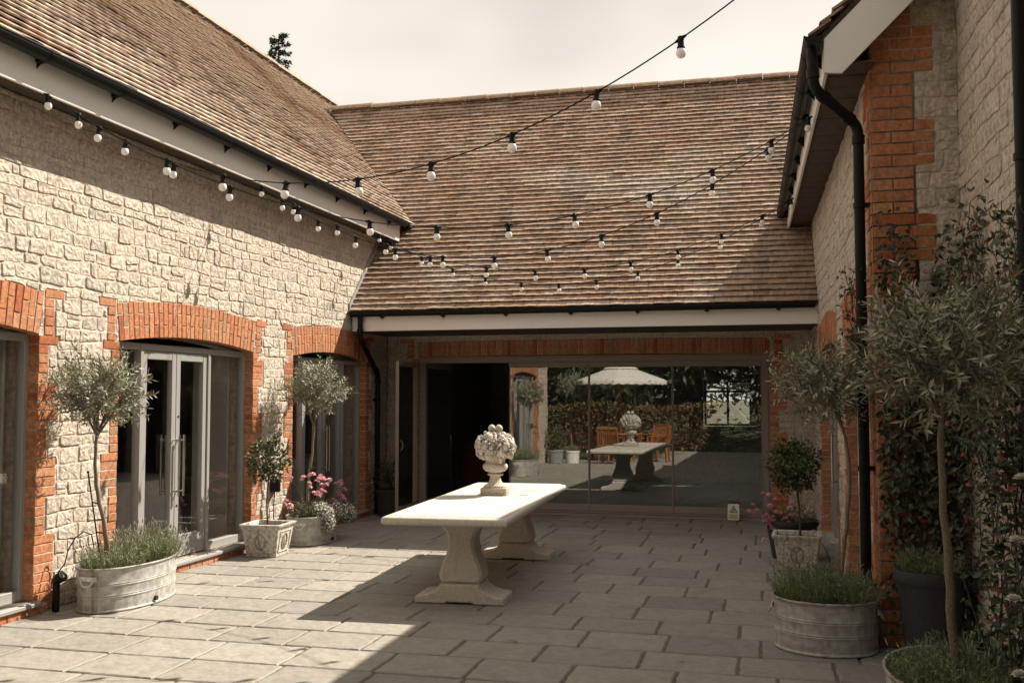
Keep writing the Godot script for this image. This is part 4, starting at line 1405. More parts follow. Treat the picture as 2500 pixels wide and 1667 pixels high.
# an olive grown as a standard: trunk through given points, shoots of paired narrow leaves round the crown
func olive(sd: int, trunk: Array, r0: float, cc: Vector3, cr: Vector3, shoots: int, label: String, ls := 1.0, stake := false) -> void:
	var r := RandomNumberGenerator.new()
	r.seed = sd
	var base: Vector3 = trunk[0]
	var t := thing("olive_tree", label, "tree", base)
	var mb := MB.new()
	mb.col = Color(0.33, 0.27, 0.21)
	var path := curve_path(trunk, 14)
	var rad := []
	for i in path.size():
		path[i] -= base
		if i > 0: path[i] += rnd_dir(r) * r0 * 0.22
		rad.append(lerpf(r0, r0 * 0.62, i / 14.0) * r.randf_range(0.93, 1.08))
	mb.tube(path, rad, 9)
	obj("trunk", mb, M.bark, t)
	var fork: Vector3 = path[-1]
	var c0 := cc - base
	var br := MB.new()
	br.col = Color(0.27, 0.235, 0.18)
	var ends := []
	for i in 9:
		var d := rnd_dir(r); d.y = absf(d.y) * 0.8 - 0.15
		var e := c0 + d * cr * r.randf_range(0.45, 0.75)
		var mid := fork.lerp(e, 0.45) + Vector3(0, 0.04, 0) + rnd_dir(r) * 0.03
		br.tube(curve_path([fork - Vector3(0, 0.015, 0), mid, e], 6), [r0 * 0.5, r0 * 0.42, r0 * 0.36, r0 * 0.3, r0 * 0.25, r0 * 0.2, r0 * 0.14], 6)
		ends.append(mid); ends.append(e)
	var lf := MB.new()
	var top := Color(0.185, 0.19, 0.118)
	var pale := Color(0.42, 0.415, 0.335)
	for i in shoots:
		var d := rnd_dir(r)
		var k := pow(r.randf(), 0.45)
		var lob := 0.82 + 0.28 * sin(d.x * 5.1 + sd) * cos(d.z * 4.3 + d.y * 3.0 + sd * 0.7)     # uneven outline
		var s := c0 + d * cr * k * 0.86 * lob
		var g: Vector3 = ends[0]
		for e in ends:
			if e.distance_to(s) < g.distance_to(s): g = e
		var out := (d * Vector3(1, 0.7, 1) + Vector3(0, 0.45, 0) + rnd_dir(r) * 0.5).normalized()
		var l := r.randf_range(0.09, 0.19) * ls
		if r.randf() < 0.04: l *= 1.4
		br.tube([g.lerp(s, 0.3) if r.randf() < 0.35 else s - out * 0.04, s, s + out * l], [0.0028 * ls, 0.0022 * ls, 0.0012], 3, false)
		var pairs := int(l / (0.019 * ls))
		var sd1 := out.cross(rnd_dir(r)).normalized()
		for j in pairs:
			sd1 = sd1.rotated(out, PI / 2 + r.randf_range(-0.4, 0.4))
			var p := s + out * l * (j + 0.4) / pairs
			for e in [-1.0, 1.0]:
				var ld: Vector3 = (sd1 * e + out * r.randf_range(0.5, 1.3)).normalized()
				var c := top.lerp(pale, pow(r.randf(), 1.4)) * r.randf_range(0.75, 1.25)
				c.a = 1
				leaf(lf, p, ld, (out - ld * out.dot(ld)).normalized() + rnd_dir(r) * 0.5, r.randf_range(0.042, 0.066) * ls, r.randf_range(0.0105, 0.0150) * ls, c)
	obj("branches", br, M.bark, t)
	obj("crown", lf, M.leaf, t)
	if stake:
		var sm := MB.new()
		var p0: Vector3 = path[0] + Vector3(-0.05, 0.0, 0.03)
		var p1: Vector3 = path[10] + Vector3(-0.05, 0.02, 0.03)
		sm.tube([p0, p1], [0.006], 6)
		sm.ball(p1, Vector3(0.012, 0.012, 0.012), 8, 6)
		for k in [4, 7]: sm.tube([p0.lerp(p1, k / 10.0), path[k] + Vector3(0.012, 0, 0)], [0.006], 6)
		obj("stake", sm, M.black_plastic, t)

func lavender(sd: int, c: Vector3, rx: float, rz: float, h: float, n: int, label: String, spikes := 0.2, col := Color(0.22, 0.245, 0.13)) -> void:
	var r := RandomNumberGenerator.new()
	r.seed = sd
	var mb := MB.new()
	for i in n:
		var a := r.randf() * TAU
		var q := sqrt(r.randf())
		var o := Vector3(cos(a) * q * rx, 0, sin(a) * q * rz)
		var lean := Vector3(o.x / rx, 0, o.z / rz) * r.randf_range(0.2, 0.75) + rnd_dir(r) * 0.22
		var l := h * r.randf_range(0.6, 1.08) * (1.0 - 0.28 * q)
		var d := (Vector3.UP + lean).normalized()
		var p0 := c + o * 0.86
		var p1 := p0 + d * l * 0.55
		var p2 := p0 + (d + Vector3.UP * 0.18).normalized() * l
		var s := d.cross(rnd_dir(r)).normalized()
		var k := r.randf_range(0.65, 1.35)
		mb.col = Color(col.r * k, col.g * k, col.b * k)
		mb.quad(p0 - s * 0.0018, p0 + s * 0.0018, p1 + s * 0.0016, p1 - s * 0.0016)
		mb.tri(p1 - s * 0.0016, p1 + s * 0.0016, p2)
		for j in 7:
			var t := r.randf_range(0.1, 0.95)
			var p := p0.lerp(p1, t * 2) if t < 0.5 else p1.lerp(p2, t * 2 - 1)
			var ld := (d * 0.9 + rnd_dir(r)).normalized()
			var k2 := r.randf_range(0.6, 1.4)
			leaf(mb, p, ld, rnd_dir(r), r.randf_range(0.022, 0.045), 0.0045, Color(col.r * k2, col.g * k2, col.b * k2 * r.randf_range(0.85, 1.2)))
		if r.randf() < spikes:
			mb.col = Color(0.26, 0.25, 0.21) * r.randf_range(0.8, 1.2)
			var up := (p2 - p1).normalized()
			mb.tube([p2 - up * 0.002, p2 + up * 0.010, p2 + up * 0.024, p2 + up * 0.034], [0.002, 0.0048, 0.0042, 0.001], 5, false)
	one("lavender_clump", mb, M.leaf, label, "plant")

# a ball of broad leaves on a clear stem
func bay(sd: int, trunk: Array, cc: Vector3, cr: float, n: int, ll: float, lw: float, label: String, stem := 0.011) -> void:
	var r := RandomNumberGenerator.new()
	r.seed = sd
	var base: Vector3 = trunk[0]
	var t := thing("bay_tree", label, "tree", base)
	var mb := MB.new()
	mb.col = Color(0.20, 0.135, 0.095)
	var path := curve_path(trunk, 8)
	for i in path.size(): path[i] -= base
	mb.tube(path, [stem * 1.1, stem, stem * 0.9], 8)
	var top: Vector3 = path[-1]
	for i in 12: mb.tube([top - Vector3(0, 0.03, 0), top.lerp(cc - base + rnd_dir(r) * cr * 0.6, 0.6), cc - base + rnd_dir(r) * cr * 0.8], [stem * 0.5, stem * 0.3, stem * 0.15], 4, false)
	obj("trunk", mb, M.bark, t)
	var lf := MB.new()
	for i in n:
		var d := rnd_dir(r)
		var q := pow(r.randf(), 0.33)
		var lob := 0.88 + 0.16 * sin(d.x * 6.0 + d.y * 4.0 + sd) * cos(d.z * 5.0)
		var p := cc - base + d * cr * q * lob
		var k := r.randf_range(0.65, 1.35)
		var c := Color(0.062 * k, 0.078 * k, 0.028 * k)
		if r.randf() < 0.18: c = Color(0.12 * k, 0.135 * k, 0.045 * k)
		var ld := (d * 0.8 + rnd_dir(r) * 0.8 + Vector3(0, 0.15, 0)).normalized()
		leaf(lf, p, ld, (Vector3.UP * 0.8 + d * 0.4 + rnd_dir(r) * 0.5).normalized(), ll * r.randf_range(0.7, 1.2), lw * r.randf_range(0.75, 1.2), c)
	obj("crown", lf, M.leaf, t)

var bloom_mesh: ArrayMesh
func bloom() -> ArrayMesh:       # a pincushion head, pink, about 4 cm across
	if bloom_mesh: return bloom_mesh
	var r := RandomNumberGenerator.new()
	r.seed = 5
	var mb := MB.new()
	for ring in 4:
		var n := 13 - ring * 3
		for k in n:
			var a := TAU * (k + 0.5 * (ring % 2)) / n + r.randf_range(-0.1, 0.1)
			var el := 0.05 + ring * 0.38
			var d := Vector3(cos(a) * cos(el), sin(el), sin(a) * cos(el))
			var g := r.randf_range(0.85, 1.12)
			leaf(mb, d * 0.004, d, Vector3.UP + d * 0.1, 0.022 - ring * 0.002 + r.randf_range(-0.002, 0.002), 0.0105, Color(0.80 * g, 0.47 * g, 0.53 * g))
	bloom_mesh = mb.mesh()
	return bloom_mesh

func flowers(sd: int, c: Vector3, rx: float, rz: float, heads: Array, label: String, leaves: int, col: Color, h := 0.16) -> Node3D:
	var r := RandomNumberGenerator.new()
	r.seed = sd
	var t := thing("pink_flower_plant", label, "plant", c)
	var mb := MB.new()
	for i in leaves:
		var a := r.randf() * TAU
		var q := sqrt(r.randf())
		var p := Vector3(cos(a) * q * rx, r.randf() * h * (1.0 - 0.4 * q), sin(a) * q * rz)
		var k := r.randf_range(0.6, 1.35)
		leaf(mb, p, (rnd_dir(r) + Vector3(cos(a) * q, 0.7, sin(a) * q)).normalized(), rnd_dir(r), r.randf_range(0.03, 0.065), r.randf_range(0.007, 0.014), Color(col.r * k, col.g * k, col.b * k))
	for hd in heads:
		var e: Vector3 = hd - c
		var s := Vector3(clampf(e.x, -rx, rx) * 0.55, h * 0.3, clampf(e.z, -rz, rz) * 0.55)
		mb.col = Color(0.14, 0.15, 0.07)
		mb.tube(curve_path([s, s.lerp(e, 0.6) + Vector3(0, 0.05, 0), e], 5), [0.0022, 0.0016], 4, false)
		for k in 3: leaf(mb, s.lerp(e, r.randf_range(0.1, 0.6)) + Vector3(0, 0.02, 0), rnd_dir(r), Vector3.UP, 0.04, 0.008, Color(0.12, 0.13, 0.06))
	obj("foliage", mb, M.leaf, t)
	for hd in heads:
		var o := obj("flower", bloom(), M.petal, t)
		o.position = hd - c
		o.rotation = Vector3(r.randf_range(-0.5, 0.5), r.randf() * TAU, r.randf_range(-0.5, 0.5))
		o.scale = Vector3.ONE * r.randf_range(1.15, 1.75)
	return t

func blossom_drift(sd: int, spots: Array, n: int, label: String) -> void:        # trailing plant thick with tiny white flowers
	var r := RandomNumberGenerator.new()
	r.seed = sd
	var t := thing("trailing_plant", label, "plant", spots[0][0])
	var gr := MB.new(); var wh := MB.new()
	for i in n:
		var sp: Array = spots[r.randi() % spots.size()]
		var p: Vector3 = sp[0] - spots[0][0] + rnd_dir(r) * Vector3(sp[1], sp[2], sp[1]) * pow(r.randf(), 0.4)
		var k := r.randf_range(0.7, 1.3)
		for j in 2: leaf(gr, p - Vector3(0, 0.01, 0), (rnd_dir(r) + Vector3.UP * 0.3).normalized(), rnd_dir(r), r.randf_range(0.02, 0.04), 0.006, Color(0.13 * k, 0.145 * k, 0.065 * k))
		if r.randf() < 0.5:
			var up := (rnd_dir(r) * 0.7 + Vector3(0.25, 0.7, 0.5)).normalized()
			var s := up.cross(Vector3.RIGHT).normalized()
			for j in 4:
				var d := s.rotated(up, TAU * j / 4)
				leaf(wh, p, (d + up * 0.25).normalized(), up, 0.0105, 0.010, Color(0.78, 0.74, 0.71) * r.randf_range(0.85, 1.1))
	obj("foliage", gr, M.leaf, t).set_meta("kind", "stuff")
	obj("blossom", wh, M.petal, t).set_meta("kind", "stuff")

func creeper() -> void:
	var r := RandomNumberGenerator.new()
	r.seed = 91
	var t := thing("creeper", "dark climbing creeper with scattered red leaves on the tall wing", "plant", Vector3(1.2, 0, -7.2))
	var st := MB.new(); var lf := MB.new()
	st.col = Color(0.06, 0.04, 0.03)
	# two faces: the narrow gable (towards the camera) and the tall wing's wall (facing the court)
	for i in 52:
		var on_gable := i % 5 < 2
		var s := r.randf_range(0.12, 0.5) if on_gable else r.randf_range(0.0, 1.9)
		var y := r.randf_range(0.1, 1.6)
		var ln := r.randf_range(0.8, 2.0)
		var path := []
		var dirx := r.randf_range(-0.5, 0.5)
		for k in 12:
			dirx = clampf(dirx + r.randf_range(-0.35, 0.35), -1.0, 1.0)
			s += dirx * ln / 14; y += ln / 12
			s = clampf(s, 0.10, 0.55) if on_gable else clampf(s, 0.0, 2.2)
			if y > 3.0 - (0.5 if not on_gable else 0.2) + r.randf() * 0.6: break
			path.append((Vector3(0.735 + s, y, -7.36) if on_gable else Vector3(1.275 + 0.02 * s, y, -7.36 + s)) + (Vector3(0, 0, 1) if on_gable else Vector3(-1, 0, 0)) * r.randf_range(0.015, 0.06))
		if path.size() < 3: continue
		for k in path.size(): path[k] -= Vector3(1.2, 0, -7.2)
		st.tube(path, [0.0065, 0.005, 0.0045, 0.004, 0.003, 0.0025], 5, false)
		var nrm := Vector3(0, 0, 1) if on_gable else Vector3(-1, 0, 0)
		for k in path.size() * 13:
			var p: Vector3 = path[r.randi() % path.size()] + rnd_dir(r) * 0.11
			p += nrm * r.randf_range(0.0, 0.09)
			var c := Color(0.048, 0.058, 0.030) * r.randf_range(0.6, 1.6)
			if r.randf() < 0.03: c = Color(0.26, 0.022, 0.016) * r.randf_range(0.7, 1.2)
			elif r.randf() < 0.08: c = Color(0.16, 0.09, 0.05)
			c.a = 1
			leaf(lf, p, (Vector3(0, -0.5, 0) + rnd_dir(r) * 0.8).normalized(), (nrm + rnd_dir(r) * 0.5).normalized(), r.randf_range(0.04, 0.075), r.randf_range(0.022, 0.04), c)
	obj("stems", st, M.bark, t)
	obj("foliage", lf, M.leaf, t)
	# a second, sparser shoot round the downpipe
	var t2 := thing("creeper", "sparse red-leaved creeper shoot twining round the black downpipe", "plant", Vector3(0.62, 0, -7.55))
	var s2 := MB.new(); var l2 := MB.new()
	s2.col = Color(0.09, 0.06, 0.045)
	for i in 9:
		var p := Vector3(0.60, 1.7, -7.62)
		var path := [p]
		for k in 9:
			p += Vector3(r.randf_range(-0.03, 0.025), r.randf_range(0.05, 0.14), r.randf_range(-0.10, 0.07))
			p.x = clampf(p.x, 0.50, 0.66)
			path.append(p)
		for k in path.size(): path[k] -= Vector3(0.62, 0, -7.55)
		s2.tube(path, [0.004, 0.003, 0.002], 4, false)
		for k in 26:
			var q: Vector3 = path[r.randi() % path.size()] + rnd_dir(r) * 0.06
			var c := Color(0.07, 0.06, 0.035) * r.randf_range(0.6, 1.5)
			if r.randf() < 0.14: c = Color(0.42, 0.03, 0.02)
			c.a = 1
			leaf(l2, q, (rnd_dir(r) + Vector3(0, -0.3, 0)).normalized(), rnd_dir(r), r.randf_range(0.03, 0.06), r.randf_range(0.018, 0.03), c)
	obj("stems", s2, M.bark, t2)
	obj("foliage", l2, M.leaf, t2)

func rose_bush() -> void:
	var r := RandomNumberGenerator.new()
	r.seed = 14
	var c := Vector3(1.08, 0, -4.95)
	var t := thing("rose_bush", "dark leafy rose bush with white blooms against the tall wing", "plant", c)
	var mb := MB.new()
	for i in 22:
		var p := Vector3(r.randf_range(-0.12, 0.12), 0, r.randf_range(-0.25, 0.25))
		var e := p + Vector3(r.randf_range(-0.22, 0.12), r.randf_range(0.5, 1.1), r.randf_range(-0.35, 0.35))
		mb.col = Color(0.07, 0.06, 0.03)
		mb.tube([p, p.lerp(e, 0.5) + rnd_dir(r) * 0.05, e], [0.007, 0.005, 0.003], 5, false)
		for k in 34:
			var q := p.lerp(e, r.randf_range(0.1, 1.0)) + rnd_dir(r) * 0.10
			var g := r.randf_range(0.6, 1.4)
			leaf(mb, q, rnd_dir(r), (Vector3.UP + rnd_dir(r)).normalized(), r.randf_range(0.035, 0.06), r.randf_range(0.02, 0.034), Color(0.05 * g, 0.063 * g, 0.028 * g))
	obj("foliage", mb, M.leaf, t)
	for uv in [[2336, 1243], [2330, 1378], [2344, 1552], [2349, 1100]]:
		var f := MB.new()
		var d := ray(uv[0], uv[1])
		var p: Vector3 = EYE + d * ((c.x - 0.1) / d.x) - c
		for ring in 4:
			var n := 8 - ring
			for k in n:
				var a := TAU * k / n + ring * 0.5
				var el := 0.1 + ring * 0.36
				var dd := Vector3(cos(a) * cos(el), sin(el), sin(a) * cos(el))
				leaf(f, p, dd, Vector3.UP, 0.040 - 0.004 * ring, 0.034, Color(0.72, 0.69, 0.62))
		obj("flower", f, M.petal, t)

func planting() -> void:
	# along the long wing
	var tub1 := Vector3(-5.22, 0, -7.50)
	oval_tub(tub1, 0.05, 0.30, 0.56, 0.345, "large oval galvanised tub with a rust streak, full of lavender", 1.35)
	olive(3, [tub1 + Vector3(0.02, 0.29, 0.28), tub1 + Vector3(0.03, 0.62, 0.36), tub1 + Vector3(-0.01, 1.05, 0.44), tub1 + Vector3(0.01, 1.40, 0.47)], 0.021, tub1 + Vector3(0.02, 1.74, 0.45), Vector3(0.36, 0.32, 0.39), 290, "wide-headed olive on a leaning staked stem in the rust-streaked tub", 1.0, true)
	lavender(11, tub1 + Vector3(0.03, 0.29, 0.24), 0.24, 0.27, 0.27, 520, "lavender clump round the olive's stem in the rust-streaked tub", 0.12)
	lavender(12, tub1 + Vector3(0.03, 0.29, -0.22), 0.25, 0.29, 0.34, 680, "taller lavender clump with pale spikes in the rust-streaked tub", 0.3)
	var sq := Vector3(-5.27, 0, -10.02)
	square_planter(sq, 0.06, 0.33, 0.43, 0.345, "pale square lead planter with wreath panels against the sunlit wall")
	bay(21, [sq + Vector3(0, 0.29, 0), sq + Vector3(-0.01, 0.55, 0.01), sq + Vector3(0.0, 0.86, 0.0)], sq + Vector3(0, 1.02, 0.02), 0.26, 760, 0.062, 0.030, "small sunlit bay standard in the pale square planter")
	pebbles(sq + Vector3(0, 0.305, 0), [[0.10, 0.13, 0.035], [-0.09, 0.14, 0.04], [-0.13, 0.06, 0.03], [0.14, 0.02, 0.03]], "white pebbles on the soil of the sunlit square planter")
	var tub2 := Vector3(-5.24, 0, -11.05)
	oval_tub(tub2, 0.1, 0.27, 0.42, 0.32, "smaller oval galvanised tub overflowing with pink and white flowers", 0.0)
	olive(5, [tub2 + Vector3(0.0, 0.27, 0.12), tub2 + Vector3(-0.01, 0.7, 0.1), tub2 + Vector3(0.02, 1.05, 0.06), tub2 + Vector3(0.03, 1.36, 0.04)], 0.020, tub2 + Vector3(0.05, 1.76, 0.05), Vector3(0.37, 0.37, 0.42), 290, "round-headed olive rising from the flower-filled tub", 1.0, false)
	var hs := []
	for uv in [[668, 1100], [697, 1098], [712, 1094], [728, 1108], [738, 1100], [745, 1104], [757, 1104], [749, 1116], [770, 1113], [786, 1112], [779, 1122], [790, 1125], [775, 1135], [785, 1142], [790, 1150], [738, 1128], [745, 1132], [722, 1135], [652, 1160], [664, 1170], [732, 1142], [778, 1130], [764, 1150], [712, 1120]]:
		hs.append(on_x(uv[0], uv[1] - 2, tub2.x + 0.12))
	var more := []
	for q in hs: more.append(q + rnd_dir(rng) * 0.045)
	hs.append_array(more)
	flowers(31, tub2 + Vector3(0.02, 0.27, 0.0), 0.24, 0.38, hs, "pink pincushion flowers in the tub beneath the round-headed olive", 700, Color(0.15, 0.165, 0.08), 0.24)
	blossom_drift(33, [[tub2 + Vector3(0.22, 0.36, 0.15), 0.13, 0.10], [tub2 + Vector3(0.29, 0.26, 0.20), 0.09, 0.12], [tub2 + Vector3(0.26, 0.36, -0.10), 0.14, 0.10], [tub2 + Vector3(0.30, 0.30, -0.34), 0.11, 0.12], [tub2 + Vector3(0.10, 0.40, 0.05), 0.15, 0.08]], 3200, "drift of tiny white flowers trailing over the smaller tub's rim")
	# shade by the far downpipe
	var bb := Vector3(-5.30, 0, -13.72)
	round_pot(bb, 0.17, 0.20, 0.38, M.dark_pot, "black pot holding the clipped ball by the far downpipe")
	bay(41, [bb + Vector3(0, 0.32, 0), bb + Vector3(0, 0.40, 0), bb + Vector3(0, 0.48, 0)], bb + Vector3(0, 0.58, 0), 0.25, 1500, 0.026, 0.014, "clipped dark box ball in a black pot by the far downpipe", 0.02)
	# along the shaded wing
	var sr := Vector3(0.24, 0, -10.55)
	square_planter(sr, -0.05, 0.34, 0.44, 0.345, "mossy square lead planter in the shade by the glazed doors")
	bay(51, [sr + Vector3(0.03, 0.29, 0), sr + Vector3(0.02, 0.6, 0), sr + Vector3(0.0, 0.84, 0)], sr + Vector3(-0.03, 1.02, 0.0), 0.285, 1900, 0.05, 0.027, "dense dark bay standard in the shaded square planter", 0.012)
	pebbles(sr + Vector3(0, 0.305, 0), [[-0.10, 0.12, 0.035], [0.07, 0.12, 0.05], [0.13, 0.12, 0.03], [0.02, 0.13, 0.03]], "white pebbles on the soil of the shaded square planter")
	var fp := Vector3(0.20, 0, -11.22)
	round_pot(fp, 0.20, 0.27, 0.40, M.dark_pot, "dark round pot of pink flowers behind the shaded square planter")
	hs = []
	for uv in [[1753, 1134], [1765, 1136], [1792, 1135], [1830, 1134], [1781, 1148], [1769, 1162], [1730, 1160], [1722, 1176], [1733, 1178], [1740, 1172], [1752, 1188], [1762, 1184], [1768, 1190], [1776, 1194], [1784, 1176], [1792, 1178], [1814, 1168], [1758, 1196], [1766, 1204], [1777, 1187], [1800, 1194], [1806, 1190], [1818, 1186], [1812, 1202], [1790, 1210], [1776, 1212], [1830, 1212], [1896, 1188], [1882, 1200], [1870, 1222], [1756, 1240], [1852, 1107], [1845, 1124], [1846, 1226]]:
		hs.append(on_z(uv[0], uv[1], fp.z + 0.2))
	flowers(53, fp + Vector3(0, 0.36, 0), 0.24, 0.24, hs, "pink pincushion flowers spilling from the dark round pot", 420, Color(0.15, 0.165, 0.08), 0.2)
	var tr := Vector3(0.34, 0, -7.28)
	oval_tub(tr, 1.45, 0.30, 0.34, 0.345, "shaded galvanised tub of lavender at the foot of the downpipe", 0.0)
	var c3: Vector3 = on_z(1885, 885, -7.45)
	var k3: Vector3 = on_z(1950, 1150, -7.35)
	olive(7, [tr + Vector3(0.08, 0.28, -0.02), k3, on_z(1946, 1020, -7.4), on_z(1935, 975, -7.42)], 0.0155, c3, Vector3(0.38, 0.36, 0.36), 250, "thin crooked olive in the shaded tub beside the downpipe", 0.95)
	lavender(55, tr + Vector3(-0.10, 0.29, 0.02), 0.22, 0.26, 0.34, 620, "bushy lavender on the courtyard side of the shaded tub", 0.06, Color(0.19, 0.215, 0.115))  # lavenders on this side get a darker leaf colour, shade painted in
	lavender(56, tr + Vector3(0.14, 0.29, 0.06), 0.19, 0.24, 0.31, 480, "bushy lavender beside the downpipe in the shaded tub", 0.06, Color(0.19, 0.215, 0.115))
	var gp := Vector3(0.99, 0, -7.12)
	round_pot(gp, 0.15, 0.215, 0.58, M.dark_pot, "tall tapered grey pot against the brick corner")
	lavender(57, gp + Vector3(0, 0.54, 0), 0.20, 0.2, 0.20, 320, "lavender tuft with shade in its leaf colour in the tall grey pot", 0.04, Color(0.19, 0.215, 0.115))
	var t4 := Vector3(0.86, 0, -5.22)
	oval_tub(t4, 0.02, 0.34, 0.52, 0.40, "big dark-shaded tub under the thick-stemmed olive", 0.0)
	olive(9, [t4 + Vector3(-0.03, 0.34, 0.0), t4 + Vector3(-0.045, 0.75, 0.0), on_z(2168, 1150, -5.2), on_z(2162, 1040, -5.2), on_z(2163, 965, -5.2)], 0.0235, on_z(2190, 815, -5.2), Vector3(0.50, 0.37, 0.46), 290, "large dark olive on a thick pale stem near the brick corner", 1.1)
	lavender(59, t4 + Vector3(-0.08, 0.34, 0.16), 0.26, 0.3, 0.24, 480, "lavender with shade in its leaf colour round the thick olive stem, courtyard side", 0.05, Color(0.19, 0.215, 0.115))  # same shade-darkened leaf colour as the other lavenders on this side
	lavender(60, t4 + Vector3(0.10, 0.34, -0.2), 0.22, 0.28, 0.24, 320, "lavender with shade in its leaf colour round the thick olive stem, wall side", 0.05, Color(0.19, 0.215, 0.115))
	creeper()
	rose_bush()
	# a few dry leaves blown on to the paving
	var r := RandomNumberGenerator.new()
	r.seed = 8
	for uv in [[1178, 1470], [1190, 1474], [1365, 1212], [1660, 1290], [905, 1215], [560, 1300], [1730, 1400], [1560, 1520], [430, 1330], [1745, 1505]]:
		var mb := MB.new()
		var p: Vector3 = on_y(uv[0], uv[1], 0.004)
		var a := r.randf() * TAU
		var g := r.randf_range(0.7, 1.3)
		leaf(mb, Vector3.ZERO, Vector3(cos(a), 0.08, sin(a)).normalized(), Vector3.UP, r.randf_range(0.035, 0.06), r.randf_range(0.015, 0.026), Color(0.20 * g, 0.09 * g, 0.04 * g))
		one("fallen_leaf", mb, M.leaf, "small dry brown leaf lying on the paving", "leaf", "dry leaves on the paving").position = p

# ---------------------------------------------------------------- rooms behind the glass
func interiors() -> void:
	var spots := [[Vector3(-7.3, 0.04, -9.95), "white-clothed round table behind the sunlit pair of doors"], [Vector3(-9.0, 0.04, -11.0), "white-clothed round table deepest in the long wing's dim room"], [Vector3(-7.3, 0.04, -14.2), "white-clothed round table behind the doorway by the flower tub"]]
	for q in spots:
		var t := thing("dining_table", q[1], "table", q[0])
		var mb := MB.new()
		var rings := []
		for i in 9:
			var f := i / 8.0
			var r := []
			for k in 72:
				var a := TAU * k / 72.0
				var fold := (0.02 + 0.05 * (1.0 - f)) * (sin(a * 11.0) + 0.4 * sin(a * 17.0 + 1.0)) * (1.0 - pow(f, 3.0))
				r.append(Vector3(cos(a) * (0.80 + fold + 0.05 * (1 - f)), 0.03 + 0.72 * f, sin(a) * (0.80 + fold + 0.05 * (1 - f))))
			rings.append(r)
		loft(mb, rings, false, true)
		obj("tablecloth", mb, M.cloth, t)
		var pd := MB.new()
		pd.lathe([Vector2(0.25, 0.0), Vector2(0.05, 0.06), Vector2(0.05, 0.70), Vector2(0.5, 0.72)], 16, Vector3.ZERO)
		obj("pedestal", pd, M.sign_black, t)
	for q in [[6.78, "folded white shutter inside the window at the courtyard mouth"], [10.22, "folded white shutter inside the sunlit pair of doors"], [13.50, "folded white shutter inside the doorway by the flower tub"]]:
		var t := thing("shutter", q[1], "shutter", Vector3(XL - 0.25, 0.06, -q[0]), 0.0, "folded shutters inside the long wing")
		for k in 2:
			var mb := MB.new()
			mb.cbox(Vector3(-0.11 - k * 0.225, 1.07, -0.004 * k), Vector3(0.22, 2.08, 0.03), 0.004)
			obj("leaf", mb, M.shutter_paint, t)
	var ch := thing("sideboard", "low orange wooden sideboard in the dark room beyond the open door", "cupboard", Vector3(-5.55, 0.02, -18.6))
	var bx := MB.new()
	bx.cbox(Vector3(0, 0.44, 0), Vector3(1.2, 0.76, 0.45), 0.01)
	obj("carcase", bx, M.teak, ch)
	for s in [-1, 1]:
		var d := MB.new()
		d.cbox(Vector3(s * 0.3, 0.44, 0.232), Vector3(0.56, 0.68, 0.02), 0.004)
		obj("door", d, M.teak, ch)
		for z in [-1, 1]:
			var l := MB.new()
			l.cbox(Vector3(s * 0.55, 0.03, z * 0.18), Vector3(0.05, 0.06, 0.05), 0.004)
			obj("leg", l, M.teak, ch)
	# white A-frames on the grass beyond the far window
	for i in 2:
		var z: float = [-25.5, -27.5][i]
		var ap: Vector3 = on_z([1673, 1701][i], [918, 919][i], z)
		var t := thing("timber_frame", "white timber A-frame on the grass beyond the far window", "frame", Vector3(ap.x, -0.09, z), 0.0, "white A-frames beyond the far window")
		var H := ap.y + 0.09
		for s in [-1, 1]:
			var mb := MB.new()
			slab(mb, [Vector3.ZERO, Vector3(1, 0, 0), Vector3.UP, Vector3(0, 0, 1)], PackedVector2Array([Vector2(0, H), Vector2(0, H - 0.2), Vector2(s * (H - 0.2) * 0.95, 0), Vector2(s * H * 0.95, 0)]), -0.03 + 0.003 * s, 0.03 + 0.003 * s)
			obj("rafter", mb, M.white_paint, t)
		var tie := MB.new()
		tie.cbox(Vector3(0, H - 0.42, 0), Vector3(0.78, 0.09, 0.05), 0.004)
		obj("tie_beam", tie, M.white_paint, t)

# ---------------------------------------------------------------- the terrace and garden behind the camera, seen in the folding doors
func armchair(at_: Vector3, turn: float, label: String) -> void:
	var t := thing("garden_armchair", label, "chair", at_, turn, "teak armchairs under the parasol")
	# faces +z
	for sx in [-1, 1]:
		for sz in [-1, 1]:
			var l := MB.new()
			if sz > 0: l.cbox(Vector3(sx * 0.27, 0.325, 0.24), Vector3(0.05, 0.65, 0.05), 0.005)
			else: l.tube([Vector3(sx * 0.25, 0.0, -0.24), Vector3(sx * 0.25, 0.42, -0.22), Vector3(sx * 0.25, 0.93, -0.34)], [0.027], 4)
			obj("leg", l, M.teak, t)
		var a := MB.new()
		a.cbox(Vector3(sx * 0.27, 0.665, -0.02), Vector3(0.065, 0.028, 0.56), 0.008)
		obj("arm", a, M.teak, t)
	var rl := MB.new()
	for z in [-0.21, 0.22]: rl.cbox(Vector3(0, 0.40, z), Vector3(0.50, 0.06, 0.028), 0.004)
	for sx in [-1, 1]: rl.cbox(Vector3(sx * 0.255, 0.40, 0.0), Vector3(0.028, 0.06, 0.42), 0.004)
	obj("seat_rail", rl, M.teak, t)
	for k in 7:
		var s := MB.new()
		s.cbox(Vector3(0, 0.44, -0.20 + k * 0.07), Vector3(0.53, 0.018, 0.056), 0.004)
		obj("seat_slat", s, M.teak, t)
	for k in 8:
		var s := MB.new()
		var x := -0.193 + k * 0.055
		s.tube([Vector3(x, 0.47, -0.235), Vector3(x, 0.88, -0.33)], [0.016], 4)
		obj("back_slat", s, M.teak, t)
	var tr := MB.new()
	tr.cbox(Vector3(0, 0.905, -0.337), Vector3(0.50, 0.07, 0.03), 0.008)
	tr.cbox(Vector3(0, 0.475, -0.236), Vector3(0.48, 0.05, 0.026), 0.004)
	obj("back_rail", tr, M.teak, t)

